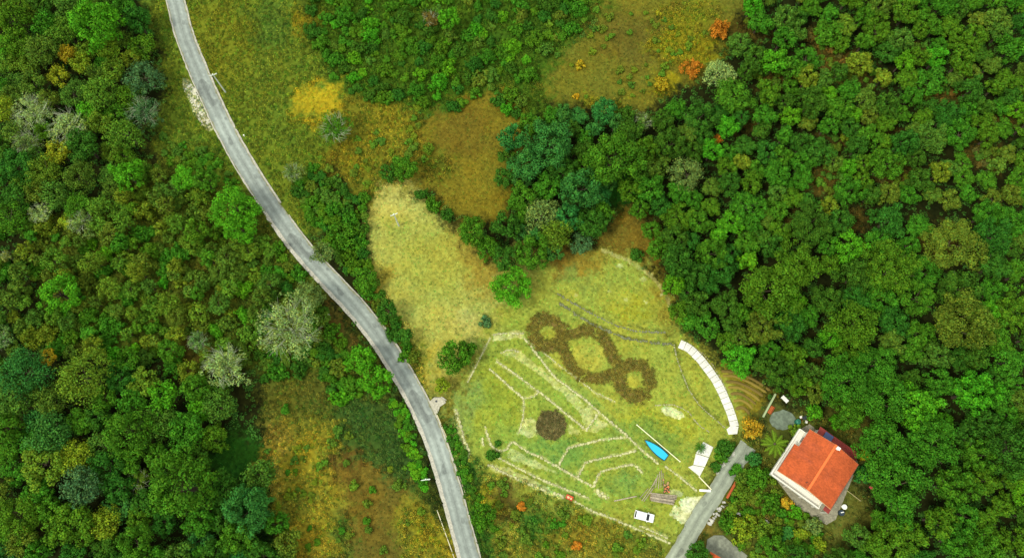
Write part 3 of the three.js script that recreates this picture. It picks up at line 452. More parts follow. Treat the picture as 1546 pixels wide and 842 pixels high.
// house garden
F('feather', 'amber', 1137, 646, 16, 'golden-yellow small tree at the end of the slab path'); F('shrub', 'teal', 1139, 692, 12, 'blue-green shrub between driveway and house'); F('shrub', 'dark', 1094, 676, 15, 'dark green bush between patio and driveway'); F('shrub', 'green', 1086, 690, 9, 'small green bush between patio and driveway'); F('shrub', 'dark', 1082, 704, 9, 'dark bush beside the patio'); F('shrub', 'green', 1142, 722, 20, 'green bush below the house terrace'); F('shrub', 'olive', 1120, 742, 18, 'olive bush beside the rust-coloured wall'); F('shrub', 'lime', 1118, 795, 20, 'yellow-green bush beside the parking yard'); F('shrub', 'green', 1098, 790, 14, 'green bush between driveway and parking yard'); F('shrub', 'olive', 1152, 800, 18, 'olive bush on the slope below the house'); F('shrub', 'bright', 1202, 773, 11, 'light green bush at the terrace end'); F('shrub', 'lime', 1210, 805, 13, 'yellow-green bush in the lower house garden'); F('shrub', 'lime', 1238, 822, 11, 'small yellow-green bush farther from the terrace'); F('shrub', 'sage', 1228, 792, 14, 'grey-green bush below the terrace'); F('shrub', 'teal', 1190, 806, 10, 'bluish bush in the lower house garden'); F('broad', 'dark', 1056, 832, 18, 'dark tree leaning over the driveway by the parking yard'); F('shrub', 'green', 1165, 760, 16, 'green bush in front of the terrace'); F('shrub', 'amber', 1186, 760, 10, 'orange-tinted bush in front of the terrace'); F('feather', 'bright', 1234, 622, 13, 'lime-coloured small tree above the lean-to roof'); F('shrub', 'olive', 1200, 652, 9, 'tawny bush beside the green water tank'); F('shrub', 'teal', 1304, 716, 15, 'blue-green bush behind the house'); F('broad', 'green', 1170, 830, 20, 'green tree beside the parking yard'); F('broad', 'dark', 1205, 838, 18, 'dark green tree below the house garden'); F('shrub', 'gold', 1306, 684, 8, 'yellow bush behind the house'); F('shrub', 'bright', 1262, 636, 10, 'bright green bush behind the lean-to roof');
F('shrub', 'dark', 752, 668, 6, 'small dark bush inside the curled stone edging'); F('shrub', 'dark', 742, 686, 9, 'dark bush at the start of the long stone row'); F('shrub', 'bluegreen', 735, 488, 9, 'greyish bush at the garden corner'); F('shrub', 'orange', 786, 765, 8, 'orange bush on the rough bank'); F('shrub', 'orange', 872, 822, 8, 'rust-coloured bush low on the rough bank');

// filling the woods and scrub, region by region
function fill(poly, rMin, rMax, gap, mix, where, group, seed, most = 400, pack = 1.42, keep = null, shrubName = 'shrub', treeName = 'broadleaf_tree') {
  const r = rng(seed), xs = poly.map((p) => p[0]), ys = poly.map((p) => p[1]), x0 = Math.min(...xs), x1 = Math.max(...xs), y0 = Math.min(...ys), y1 = Math.max(...ys); let n = 0;
  for (let tries = 0; tries < 9000 && n < most; tries++) {
    const u = lerp(x0, x1, r()), v = lerp(y0, y1, r()); if (!inside(poly, u, v) || (keep && !keep(u, v))) continue;
    const rad = lerp(rMin, rMax, Math.pow(r(), 1.2) * (tries < 1500 ? 1 : 0.45));
    if (spots.some(([a, b, q]) => (a - u) ** 2 + (b - v) ** 2 < ((rad + q) * 0.5 * pack) ** 2)) continue;
    if (noise(u / 26 + seed, v / 26) < gap) continue;
    let k = r() < 0.55 ? r() : (noise(u / 55 + 5, v / 55 + seed) * 4.7) % 1;
    let pick = mix[mix.length - 1]; for (const m of mix) { if (k < m[0]) { pick = m; break; } k -= m[0]; }
    plant(pick[1], pick[2], u, v, rad * 1.06, `${rad > (rMin + rMax) / 2 ? 'broad' : 'small'} ${pick[3]} ${where}`, `${group}`, pick[1] === 'shrub' ? shrubName : pick[1] === 'broad' ? treeName : undefined); spots.push([u, v, rad]); n++;
  }
  return n;
}
const notYard = (u, v) => !inside([[1110, 650], [1150, 600], [1180, 590], [1240, 600], [1310, 650], [1335, 700], [1322, 760], [1280, 842], [1040, 842]], u, v);
const openings = (u, v) => notYard(u, v) && !CLEARINGS.some(([a, b, c, d]) => ((u - a) / (c * 0.85 + 4)) ** 2 + ((v - b) / (d * 0.85 + 4)) ** 2 < 1);
const counts = {};
counts.rt = fill([[1135, -8], [1554, -8], [1554, 300], [1180, 310], [1130, 290], [1110, 200], [1120, 60]], 13, 24, 0.24, [[0.46, 'broad', 'green', 'mid green tree'], [0.2, 'broad', 'dark', 'dark green tree'], [0.2, 'broad', 'deepolive', 'olive green tree'], [0.05, 'broad', 'olive', 'yellowish olive tree'], [0.12, 'broad', 'bright', 'bright green tree'], [0.02, 'feather', 'lime', 'yellow-green tree']], 'in the thin wood with brown clearings', 'trees of the thin wood with brown clearings', 11, 165, 1.52, openings, 'shrub', 'young_tree');
counts.rm = fill([[1180, 300], [1554, 290], [1554, 850], [1262, 850], [1330, 720], [1300, 640], [1180, 590], [1130, 520], [1150, 400]], 16, 44, 0.22, [[0.52, 'broad', 'green', 'mid green tree'], [0.3, 'broad', 'dark', 'dark green tree'], [0.08, 'broad', 'bright', 'bright green tree'], [0.1, 'broad', 'deepolive', 'olive green tree']], 'in the dense wood behind the red-roofed house', 'trees of the dense wood behind the house', 12, 125, 1.5, openings);
counts.rc = fill([[985, 175], [1060, 150], [1120, 160], [1130, 290], [1180, 300], [1150, 400], [1130, 520], [1185, 592], [1090, 530], [1040, 500], [1022, 470], [1010, 420], [985, 360], [965, 320], [930, 300], [968, 250]], 14, 27, 0.18, [[0.5, 'broad', 'green', 'mid green tree'], [0.34, 'broad', 'dark', 'dark green tree'], [0.06, 'broad', 'bright', 'bright green tree'], [0.1, 'broad', 'deepolive', 'olive green tree']], 'in the wood along the curved garden edge', 'trees of the wood along the curved garden edge', 13, 70, 1.5, null);
counts.mid = fill([[770, 200], [830, 170], [900, 165], [985, 175], [968, 230], [905, 290], [920, 340], [850, 375], [800, 400], [770, 350], [760, 250]], 12, 22, 0.1, [[0.4, 'broad', 'dark', 'dark green tree'], [0.3, 'broad', 'teal', 'blue-green tree'], [0.3, 'broad', 'green', 'mid green tree']], 'filling the clump between brown field and mown garden', 'trees filling the clump above the garden', 14, 26, 1.3, null);
counts.lt = fill([[-8, -8], [204, -8], [214, 60], [226, 140], [208, 210], [200, 260], [180, 330], [-8, 330]], 14, 28, 0.18, [[0.3, 'feather', 'deepolive', 'olive green tree'], [0.24, 'feather', 'olive', 'yellowish olive tree'], [0.06, 'broad', 'dark', 'dark green tree'], [0.22, 'feather', 'green', 'mid green tree'], [0.1, 'broad', 'bright', 'bright green tree'], [0.06, 'feather', 'lime', 'yellow-green tree'], [0.05, 'silver', 'sage', 'grey twiggy tree']], 'in the olive-toned wood beside the upper road', 'trees of the olive-toned wood by the upper road', 15, 85, 1.4, null);
counts.lm = fill([[-8, 330], [180, 330], [205, 250], [330, 300], [395, 360], [430, 420], [390, 460], [380, 540], [330, 600], [230, 540], [-8, 530]], 8, 19, 0.1, [[0.22, 'shrub', 'olive', 'yellowish olive bush'], [0.2, 'shrub', 'deepolive', 'olive green bush'], [0.12, 'shrub', 'green', 'mid green bush'], [0.18, 'feather', 'olive', 'yellowish olive young tree'], [0.16, 'feather', 'deepolive', 'olive green young tree'], [0.05, 'shrub', 'bright', 'vivid green bush'], [0.04, 'broad', 'green', 'mid green young tree'], [0.03, 'silver', 'sage', 'grey twiggy young tree']], 'in the low olive scrub between wood and road', 'bushes and young trees of the olive scrub', 16, 190, 1.2, null, 'scrub_bush', 'scrub_tree');
counts.lb = fill([[-8, 530], [230, 540], [340, 590], [330, 640], [320, 720], [400, 700], [430, 790], [440, 850], [-8, 850]], 18, 36, 0.26, [[0.34, 'broad', 'green', 'mid green tree'], [0.34, 'broad', 'dark', 'dark green tree'], [0.16, 'feather', 'teal', 'blue-green tree'], [0.16, 'feather', 'deepolive', 'olive green tree']], 'in the tall dark wood beside the yellow field', 'trees of the tall dark wood', 17, 70, 1.42, null);
// scrub
counts.s1 = fill([[460, -8], [740, -8], [900, -8], [860, 50], [800, 100], [790, 190], [770, 190], [740, 130], [700, 150], [690, 175], [620, 160], [560, 150], [510, 130], [470, 60]], 6, 15, 0.12, [[0.44, 'shrub', 'green', 'green shrub'], [0.26, 'shrub', 'dark', 'dark green shrub'], [0.18, 'shrub', 'bright', 'vivid green shrub'], [0.12, 'shrub', 'deepolive', 'olive shrub']], 'in the green thicket between herb meadow and brown field', 'shrubs of the upper green thicket', 18, 150, 1.3, null, 'thicket_shrub');
counts.s2 = fill([[440, 265], [480, 250], [530, 290], [556, 300], [546, 360], [558, 410], [598, 480], [626, 540], [612, 540], [572, 470], [530, 415], [492, 366], [466, 325]], 6, 13, 0.05, [[0.5, 'shrub', 'green', 'green shrub'], [0.25, 'shrub', 'dark', 'dark green shrub'], [0.25, 'shrub', 'deepolive', 'olive shrub']], 'in the thicket between road and straw meadow', 'shrubs between road and straw meadow', 19, 80, 1.25, null, 'thicket_shrub');
counts.s3 = fill([[380, 370], [420, 372], [478, 448], [520, 520], [545, 600], [500, 590], [480, 550], [400, 580], [380, 470]], 7, 15, 0.05, [[0.4, 'shrub', 'deepolive', 'olive shrub'], [0.35, 'shrub', 'green', 'green shrub'], [0.25, 'shrub', 'dark', 'dark green shrub']], 'in the thicket around the large pale twiggy tree', 'shrubs around the pale twiggy tree', 20, 60, 1.3, null, 'thicket_shrub');
counts.s4 = fill([[590, 600], [612, 612], [632, 690], [646, 735], [636, 742], [618, 690], [600, 640]], 5, 9, 0, [[0.5, 'shrub', 'bright', 'vivid green shrub'], [0.5, 'shrub', 'green', 'green shrub']], 'lining the lower road beside the dark herb field', 'shrubs lining the lower road', 21, 30, 1.3, null, 'hedge_shrub');
counts.s5 = fill([[672, 645], [690, 650], [712, 720], [726, 760], [716, 760], [696, 710]], 4, 8, 0, [[0.6, 'shrub', 'green', 'green shrub'], [0.4, 'shrub', 'dark', 'dark green shrub']], 'in the hedge between road and mown garden', 'shrubs of the hedge between road and garden', 22, 24, 1.2, null, 'hedge_shrub');
counts.s6 = fill([[1112, 700], [1165, 716], [1240, 800], [1235, 842], [1130, 842], [1100, 790], [1104, 750]], 5, 11, 0.1, [[0.4, 'shrub', 'green', 'green shrub'], [0.3, 'shrub', 'olive', 'olive shrub'], [0.3, 'shrub', 'deepolive', 'dull olive shrub']], 'on the planted slope below the house', 'shrubs on the slope below the house', 23, 40, 1.35, null, 'garden_shrub');
counts.s7 = fill([[740, 720], [860, 765], [1000, 830], [995, 850], [740, 850]], 4, 9, 0.42, [[0.4, 'shrub', 'olive', 'olive shrub'], [0.4, 'shrub', 'deepolive', 'dull olive shrub'], [0.2, 'shrub', 'green', 'green shrub']], 'on the rough bank under the garden', 'shrubs on the rough bank', 24, 34, 1.5, null, 'field_bush');
counts.s8 = fill([[400, 560], [575, 595], [640, 755], [660, 850], [430, 850], [400, 720]], 4, 8, 0.56, [[0.5, 'shrub', 'deepolive', 'dull olive shrub'], [0.3, 'shrub', 'olive', 'olive shrub'], [0.2, 'shrub', 'green', 'green shrub']], 'scattered in the yellow and brown field by the road', 'shrubs in the field by the lower road', 25, 40, 1.6, null, 'field_bush');
counts.s9 = fill([[240, 200], [330, 240], [390, 320], [330, 300], [260, 270]], 5, 10, 0.1, [[0.5, 'shrub', 'green', 'green shrub'], [0.5, 'shrub', 'deepolive', 'olive shrub']], 'on the herb slope between wood and upper road', 'shrubs on the herb slope', 26, 26, 1.4, null, 'field_bush');
counts.s10 = fill([[500, 180], [640, 160], [650, 250], [540, 310], [470, 260]], 4, 9, 0.5, [[0.5, 'shrub', 'olive', 'olive shrub'], [0.5, 'shrub', 'deepolive', 'dull olive shrub']], 'in the yellow-olive field above the straw meadow', 'shrubs in the yellow-olive field', 27, 24, 1.6, null, 'field_bush');
counts.s11 = fill([[830, 20], [930, 0], [1080, 30], [1000, 150], [830, 150]], 3, 7, 0.4, [[0.55, 'shrub', 'olive', 'yellowish bush'], [0.05, 'shrub', 'gold', 'yellow bush'], [0.4, 'shrub', 'deepolive', 'dull olive bush']], 'dotted over the brown field', 'bushes dotted over the brown field', 28, 46, 1.7, null, 'field_bush');
counts.s12 = fill([[1120, 20], [1546, 20], [1546, 300], [1150, 300]], 4, 8, 0.1, [[0.5, 'shrub', 'deepolive', 'dull olive bush'], [0.25, 'shrub', 'brown', 'brownish bush'], [0.25, 'shrub', 'olive', 'olive bush']], 'in a brown clearing of the thin wood', 'bushes in the brown clearings', 29, 60, 1.5, (u, v) => !openings(u, v), 'field_bush');
console.log(JSON.stringify(counts), planted);
// the wood goes on round the place
{
  const spotsOut = [], r = rng(404);
  for (let i = 0; i < 6000 && spotsOut.length < 260; i++) {
    const x = lerp(-148, 148, r()), z = lerp(-138, 32, r()), t = (HEIGHT) / 1, px = x, edge = lerp(110, 132, clamp((13.6 - z) / 136, 0, 1));
    const out = z > 18 || z < -130 || Math.abs(x) > edge + 6; if (!out) continue;
    if (Math.abs(z - 22) < 14 && x > -22 && x < 75) continue; if (z < -110 && x > -110 && x < 75) continue;
    if (spotsOut.some(([a, b]) => (a - x) ** 2 + (b - z) ** 2 < 30)) continue; spotsOut.push([x, z]);
  }
  for (const k of [0, 1]) {
    const im = new THREE.InstancedMesh(crownFor('broad', 3, k), TONE[k ? 'dark' : 'green'][0], Math.ceil(spotsOut.length / 2)), m = new THREE.Matrix4(); let n = 0;
    spotsOut.forEach(([x, z], i) => { if (i % 2 !== k) return; const s = 0.7 + 0.5 * r(); m.compose(V(x, gh(x, z) - 2.2 * s, z), new THREE.Quaternion().setFromAxisAngle(V(0, 1, 0), r() * 6.28), V(s, s, s)); im.setMatrixAt(n++, m); });
    im.count = n; im.name = numbered('surrounding_forest'); im.castShadow = im.receiveShadow = true; scene.add(im); tag(im, k ? 'dark green wood going on beyond the valley sides' : 'mid green wood going on beyond the valley sides', 'forest', null, 'stuff');
  }
}
// grass, herbs and undergrowth: too many to count
function tuft(seed, n, rad, h, leaf) {
  const r = rng(seed), L = [];
  for (let i = 0; i < n; i++) { const a = r() * 6.28, d = Math.sqrt(r()) * rad, p = V(Math.cos(a) * d, h * (0.25 + 0.75 * r()) * (1 - 0.5 * d / rad), Math.sin(a) * d), n1 = V(Math.cos(a) * 0.7 * d / rad + (r() - 0.5) * 0.9, 0.75, Math.sin(a) * 0.7 * d / rad + (r() - 0.5) * 0.9).normalize(); L.push({ p, n: n1, out: V(Math.cos(a) * 0.5, 0.85, Math.sin(a) * 0.5).normalize(), s: leaf * (0.6 + 0.8 * r()), k: 0.9 + 0.2 * r() }); }
  return leafGeo(L, seed + 3);
}
{
  const kinds = [
    { name: 'meadow_grass', label: 'short dry grass of the meadows and mown garden', cat: 'grass', geo: tuft(1, 9, 0.2, 0.1, 0.085), list: [], lift: 1.25 },
    { name: 'herb_cover', label: 'knee-high herbs covering the rough fields', cat: 'herbs', geo: tuft(2, 18, 0.34, 0.5, 0.15), list: [], lift: 1.3 },
    { name: 'undergrowth', label: 'leafy undergrowth on the floor of the woods', cat: 'undergrowth', geo: tuft(3, 20, 0.5, 0.6, 0.17), list: [], lift: 1.3 },
  ];
  const r = rng(909), st = 0.36;
  for (let z = -128; z < 20; z += st) for (let x = -137; x < 137; x += st) {
    const px = x + (r() - 0.5) * st * 1.2, pz = z + (r() - 0.5) * st * 1.2, q = r(), sc = r(), tint = r();
    if (Math.abs(px) > lerp(113, 137, clamp((14 - pz) / 136, 0, 1))) continue;
    const wx = (fbm(px / 5, pz / 5, 2) - 0.5) * 3 + (r() - 0.5) * 0.8, wz = (fbm(px / 5 + 70, pz / 5, 2) - 0.5) * 3 + (r() - 0.5) * 0.8;
    const [, , o0] = groundAt(px, pz); if (Cv[o0 * 4] === 0 && r() < 0.985) continue;
    const [, , o] = groundAt(px + wx * 0.6, pz + wz * 0.6), den = Cv[o * 4] / 255, hgt = Cv[o * 4 + 1] / 255, kind = Cv[o * 4 + 2];
    const K = kind > 165 ? kinds[2] : kind > 60 ? kinds[1] : kinds[0];
    const f = (K === kinds[2] ? 0.3 : K === kinds[1] ? 0.8 : 0.62) * den * (K === kinds[0] ? 0.5 + fbm(px / 1.6, pz / 1.6, 2) : 2.4 * clamp(fbm(px / 0.9, pz / 0.9, 2) - 0.26, 0, 0.6)); if (q > f) continue;
    K.list.push([px, pz, (K === kinds[2] ? 0.6 : 0.7) + 0.7 * sc, tint, hgt]);
  }
  for (const K of kinds) {
    const im = new THREE.InstancedMesh(K.geo, new THREE.MeshPhysicalMaterial({ vertexColors: true, roughness: 0.9, specularIntensity: 0.15, side: THREE.DoubleSide }), K.list.length), m = new THREE.Matrix4(), qn = new THREE.Quaternion(), up = V(0, 1, 0), c = new THREE.Color();
    K.list.forEach(([x, z, s, t, hgt], i) => {
      m.compose(V(x, gh(x, z) - 0.01, z), qn.setFromAxisAngle(up, t * 40), V(s, s * (0.6 + hgt), s)); im.setMatrixAt(i, m);
      const [, , o] = groundAt(x, z), k = K.lift * (0.6 + 0.8 * hash(i, 3)), g = K === kinds[2] ? 0.9 : 0.22;
      let cr = ground[o * 3], cg = ground[o * 3 + 1], cb = ground[o * 3 + 2];
      if (K === kinds[2]) { cr = lerp(cr, 0.04, 0.6); cg = lerp(cg, 0.11, 0.7); cb = lerp(cb, 0.014, 0.6); } else if (hash(i, 8) < g) { cr *= 0.7; cg *= 1.0; cb *= 0.8; }
      im.setColorAt(i, c.setRGB(cr * k, cg * k, cb * k));
    });
    im.name = K.name; im.castShadow = im.receiveShadow = true; scene.add(im); tag(im, K.label, K.cat, null, 'stuff'); console.log(K.name, K.list.length);
  }
}

// ───────────────────────── built things ─────────────────────────
const dirTurn = (u0, v0, u1, v1) => { const a = P(u0, v0), b = P(u1, v1); return Math.atan2(-(b.z - a.z), b.x - a.x); };
// rows of small stones that edge the garden's lawns
const stoneShapes = [0, 1, 2, 3].map((k) => { const g = new THREE.IcosahedronGeometry(1, 0), p = g.attributes.position; for (let i = 0; i < p.count; i++) { const q = 0.8 + 0.4 * hash(Math.round(p.getX(i) * 50) + k * 9, Math.round(p.getY(i) * 50) + Math.round(p.getZ(i) * 71)); p.setXYZ(i, p.getX(i) * q, p.getY(i) * q, p.getZ(i) * q); } g.computeVertexNormals(); g.deleteAttribute('uv'); return g; });
const stoneMat = new THREE.MeshStandardMaterial({ vertexColors: true, roughness: 0.95 });
function stones(pts, step, size, spread, seed, tone = [0.4, 0.395, 0.18], miss = 0.1) {
  const c = new THREE.CatmullRomCurve3(pts, false, 'catmullrom', 0.05), L = c.getLength(), n = Math.ceil(L / step), r = rng(seed), out = [];
  for (let i = 0; i <= n; i++) {
    if (r() < miss) continue; const p = c.getPointAt(clamp((i + (r() - 0.5) * 0.6) / n, 0, 1)), s = size * (0.6 + 0.8 * r());
    const g = stoneShapes[Math.floor(r() * 4)].clone(), x = p.x + (r() - 0.5) * spread, z = p.z + (r() - 0.5) * spread;
    g.scale(s * (0.8 + 0.5 * r()), s * 0.62, s); g.rotateY(r() * 6.28); g.translate(x, gh(x, z) + s * 0.32, z);
    const k = 0.75 + 0.5 * r(), col = new Float32Array(g.attributes.position.count * 3); for (let q = 0; q < col.length; q += 3) { col[q] = tone[0] * k; col[q + 1] = tone[1] * k; col[q + 2] = tone[2] * k * (0.85 + 0.3 * r()); }
    g.setAttribute('color', new THREE.BufferAttribute(col, 3)); out.push(g);
  }
  return mergeGeometries(out.map((g) => g.index ? g.toNonIndexed() : g));
}
let edgeSeed = 0;
function edging(px, label, size = 0.24, spread = 0.22, tone, group) {
  const o = thing('stone_edging', label, 'stone edging', 0, 0, 0, 0, group), c = P(...px[0]); o.position.set(c.x, 0, c.z);
  const m = mesh('stones', stones(px.map((q) => P(...q)), 0.26, size, spread, 60 + edgeSeed++, tone), stoneMat, o); m.geometry.translate(-c.x, 0, -c.z); m.userData.kind = 'stuff'; return o;
}
for (const e of EDGES) edging(...e);
{ // rubble shoulder by the upper road
  const o = thing('rubble_shoulder', 'pale rubble heap along the wood side of the upper road', 'rubble', 0, 0, 0), c = P(298, 158); o.position.set(c.x, 0, c.z);
  for (const [k, off] of [[0, 0], [1, -4], [2, 4]]) { const m = mesh('stones', stones([[283 + off, 128], [291 + off, 146], [302 + off, 170], [313 + off, 190]].map((q) => P(...q)), 0.22, 0.32, 1.3, 900 + k, [0.44, 0.43, 0.3]), stoneMat, o); m.geometry.translate(-c.x, 0, -c.z); m.userData.kind = 'stuff'; }
}
// earth mounds
function mound(curve, width, h, seed, step = 0.5) {
  const n = Math.ceil(curve.getLength() / step), K = 7, pos = [], idx = [];
  for (let i = 0; i <= n; i++) {
    const t = i / n, p = curve.getPointAt(t), d = curve.getTangentAt(t), w = width * (0.86 + 0.28 * noise(t * n * 0.5, seed)), e = Math.min(1, Math.min(t, 1 - t) * n * step / (width * 0.6)), cap = Math.sqrt(Math.max(0.02, 1 - (1 - e) ** 2));
    for (let k = 0; k < K; k++) { const a = k / (K - 1) * 2 - 1, x = p.x - d.z * a * w / 2 * cap, z = p.z + d.x * a * w / 2 * cap; pos.push(x, gh(x, z) - 0.06 + (h + 0.06) * (1 - a ** 4) * cap * (0.8 + 0.4 * noise(x * 2, z * 2)), z); if (i && k) { const q = i * K + k; idx.push(q - K - 1, q - 1, q - K, q - K, q - 1, q); } }
  }
  const g = new THREE.BufferGeometry(); g.setAttribute('position', new THREE.Float32BufferAttribute(pos, 3)); g.setIndex(idx); g.computeVertexNormals(); return g;
}
const bedTuft = tuft(8, 14, 0.26, 0.4, 0.11);
function dryPlants(parent, test, cx, cz, R, dens, tones, seed, lift = 0.2) {
  const r = rng(seed), list = []; for (let i = 0; i < R * R * 4 * dens; i++) { const x = cx + (r() * 2 - 1) * R, z = cz + (r() * 2 - 1) * R; if (test(x, z, r)) list.push([x, z]); }
  const im = new THREE.InstancedMesh(bedTuft, new THREE.MeshPhysicalMaterial({ vertexColors: true, roughness: 0.95, specularIntensity: 0.1, side: THREE.DoubleSide }), list.length), m = new THREE.Matrix4(), c = new THREE.Color();
  list.forEach(([x, z], i) => { const s = 0.7 + 0.6 * r(), k = 0.6 + 0.8 * r(), t = tones[Math.floor(r() * tones.length)]; m.compose(V(x - parent.position.x, gh(x, z) + lift, z - parent.position.z), new THREE.Quaternion().setFromAxisAngle(V(0, 1, 0), r() * 6.28), V(s, s, s)); im.setMatrixAt(i, m); im.setColorAt(i, c.setRGB(t[0] * k, t[1] * k, t[2] * k)); });
  im.name = 'dry_plants'; im.castShadow = im.receiveShadow = true; im.userData.kind = 'stuff'; parent.add(im); return im;
}
const soilMat = std(sRGB(104, 88, 32), 1);
function plantingBed(strokes, width, label, seed, name = 'planting_bed') {
  const cs = strokes.map((q) => new THREE.CatmullRomCurve3(q.map((p) => P(...p)), false, 'centripetal')), pts = cs.flatMap((c) => c.getSpacedPoints(60)), bb = new THREE.Box3().setFromPoints(pts), ctr = bb.getCenter(V()), R = Math.max(bb.max.x - bb.min.x, bb.max.z - bb.min.z) / 2 + width;
  const o = thing(name, label, 'planting bed', ctr.x, 0, ctr.z, 0, 'brown planting beds of the mown garden');
  cs.forEach((c, i) => { const m = mesh('soil', mound(c, width * 0.92, 0.2 + i * 0.012, seed + i), soilMat, o); m.geometry.translate(-ctr.x, 0, -ctr.z); });
  dryPlants(o, (x, z, r) => { let b = 1e9; for (const p of pts) b = Math.min(b, (p.x - x) ** 2 + (p.z - z) ** 2); const lim = width / 2 * (0.8 + 0.35 * noise(x * 1.3, z * 1.3) + 0.34 * r() ** 2); return b < lim * lim; }, ctr.x, ctr.z, R, 9, [[0.165, 0.135, 0.02], [0.12, 0.1, 0.017], [0.21, 0.18, 0.026], [0.12, 0.125, 0.022]], seed);
}
plantingBed([[[805, 494], [812, 486], [826, 482], [840, 488], [848, 502], [844, 516], [832, 523], [818, 521], [808, 512], [804, 503]]], 2.85, 'small brown ring bed with a gap, farthest from the boat', 31);
plantingBed([[[846, 512], [852, 532], [862, 552], [876, 566]], [[856, 507], [870, 502], [886, 499], [898, 501]], [[909, 508], [918, 522], [926, 540], [936, 554]], [[884, 570], [905, 571], [922, 566], [938, 560]]], 2.5, 'large brown six-sided ring bed between the two small rings', 41);
plantingBed([[[940, 556], [952, 551], [968, 553], [979, 566], [981, 580]], [[974, 594], [960, 599], [946, 594], [937, 582], [936, 568]]], 2.8, 'small brown ring bed with a gap facing the slab path', 51);
{
  const c = P(832, 642), Rb = 3.3, o = thing('round_bed', 'dark round bed of dead plants on the garden lawn', 'planting bed', c.x, 0, c.z); const g = new THREE.CircleGeometry(Rb, 40, 0, 6.2832); const p = g.attributes.position;
  const dome = new THREE.LatheGeometry([[0.01, 0.34], [1, 0.32], [2, 0.26], [2.8, 0.16], [3.2, 0.02], [3.25, -0.12]].map(([x, y]) => new THREE.Vector2(x, y)), 40); const dp = dome.attributes.position; for (let i = 0; i < dp.count; i++) dp.setXYZ(i, dp.getX(i) * (1 + 0.06 * Math.sin(i)), dp.getY(i) + gh(c.x, c.z), dp.getZ(i)); dome.computeVertexNormals();
  mesh('soil', dome, std(sRGB(86, 76, 36), 1), o);
  dryPlants(o, (x, z) => Math.hypot(x - c.x, z - c.z) < Rb * (0.86 + 0.2 * noise(x * 1.4, z * 1.4) + 0.14 * hash(Math.round(x * 40), Math.round(z * 40))), c.x, c.z, Rb * 1.1, 9, [[0.12, 0.1, 0.03], [0.09, 0.08, 0.026], [0.17, 0.145, 0.045], [0.08, 0.085, 0.022]], 71, 0.22);
}
// ploughed contour ridges
[[[1088, 560], [1108, 562], [1130, 569], [1150, 580], [1164, 590]], [[1091, 567], [1110, 568], [1130, 576], [1148, 586], [1158, 593]], [[1095, 576], [1112, 577], [1130, 584], [1146, 593], [1153, 599]], [[1098, 585], [1114, 585], [1130, 592], [1142, 600], [1148, 606]], [[1102, 595], [1116, 594], [1130, 601], [1142, 611]], [[1106, 606], [1118, 604], [1130, 610], [1137, 618]], [[1110, 618], [1120, 615], [1128, 620], [1132, 626]]].forEach((q, i) => {
  const c = new THREE.CatmullRomCurve3(q.map((p) => P(...p))), a = c.getPointAt(0), o = mesh('earth_ridge', mound(c, 0.75, 0.2, 80 + i), std(i % 2 ? sRGB(128, 112, 40) : sRGB(108, 92, 34), 1)); o.geometry.translate(-a.x, 0, -a.z); o.position.set(a.x, 0, a.z);
  tag(o, 'curved earth ridge of the ploughed plot beside the slab path', 'earth ridge', 'contour ridges of the ploughed plot');
});

// walls and rails
const woodPale = std(sRGB(176, 172, 128), 0.9), rust = std(sRGB(168, 78, 34), 0.9), whitePaint = std(sRGB(226, 226, 208), 0.6), darkMetal = std(sRGB(40, 46, 48), 0.6);
function rail(u0, v0, u1, v1, w, h, mat, name, label, category, posts = 0) {
  const a = onGround(u0, v0), b = onGround(u1, v1), L = Math.hypot(b.x - a.x, b.z - a.z), o = thing(name, label, category, (a.x + b.x) / 2, Math.min(a.y, b.y), (a.z + b.z) / 2, Math.atan2(-(b.z - a.z), b.x - a.x));
  mesh('coping', rbox(L, 0.09, w, 0.03, 0, h, 0), mat, o); mesh('wall', box(L - 0.06, h + 0.2, w * 0.72, 0, (h - 0.25) / 2, 0), mat === woodPale ? bark : mat, o);
  for (let i = 0; i < posts; i++) mesh('post', rbox(w * 1.3, h + 0.5, w * 1.3, 0.03, (i / (posts - 1) - 0.5) * (L - w), h / 2 - 0.1, 0), mat, o);
  return o;
}
rail(961, 641, 1027, 697, 0.22, 0.35, std(sRGB(206, 208, 160), 0.8), 'low_wall', 'thin whitish low wall running past the turquoise boat', 'wall', 2);
rail(1151, 630, 1170, 595, 0.42, 0.8, std(sRGB(150, 164, 116), 0.9), 'garden_wall', 'pale green-grey wall closing the ploughed plot', 'wall');
rail(1097, 752, 1111, 727, 0.5, 0.6, rust, 'retaining_wall', 'rust-coloured retaining wall beside the driveway', 'wall');
rail(1055, 719, 1074, 739, 0.24, 0.3, std(sRGB(214, 206, 164), 0.85), 'low_wall', 'short pale wall from the patio to the driveway', 'wall');
rail(1056, 740, 1073, 741, 0.5, 0.25, whitePaint, 'gate_sill', 'white sill at the garden entrance from the driveway', 'sill');
rail(660, 626, 676, 664, 0.16, 0.35, std(sRGB(182, 174, 120), 0.85), 'roadside_wall', 'thin low wall below the culvert slab beside the road', 'wall');
rail(676, 668, 706, 755, 0.14, 0.3, std(sRGB(150, 146, 104), 0.85), 'roadside_wall', 'long thin low wall between the road and its hedge', 'wall');
rail(660, 770, 686, 842, 0.18, 0.4, std(sRGB(190, 184, 150), 0.85), 'roadside_wall', 'low wall on the field side of the lower road', 'wall');
rail(1142, 772, 1164, 786, 0.16, 0.25, std(sRGB(188, 150, 80), 0.85), 'bed_rail', 'tan rail edging the planted slope', 'rail');
rail(1168, 820, 1182, 831, 0.16, 0.25, std(sRGB(190, 176, 120), 0.85), 'bed_rail', 'tan rail beside the dark tree below the house', 'rail');
rail(1278, 740, 1299, 756, 0.08, 0.5, std(sRGB(176, 168, 110), 0.85), 'yard_rail', 'thin rail across the yard behind the house', 'rail', 3);
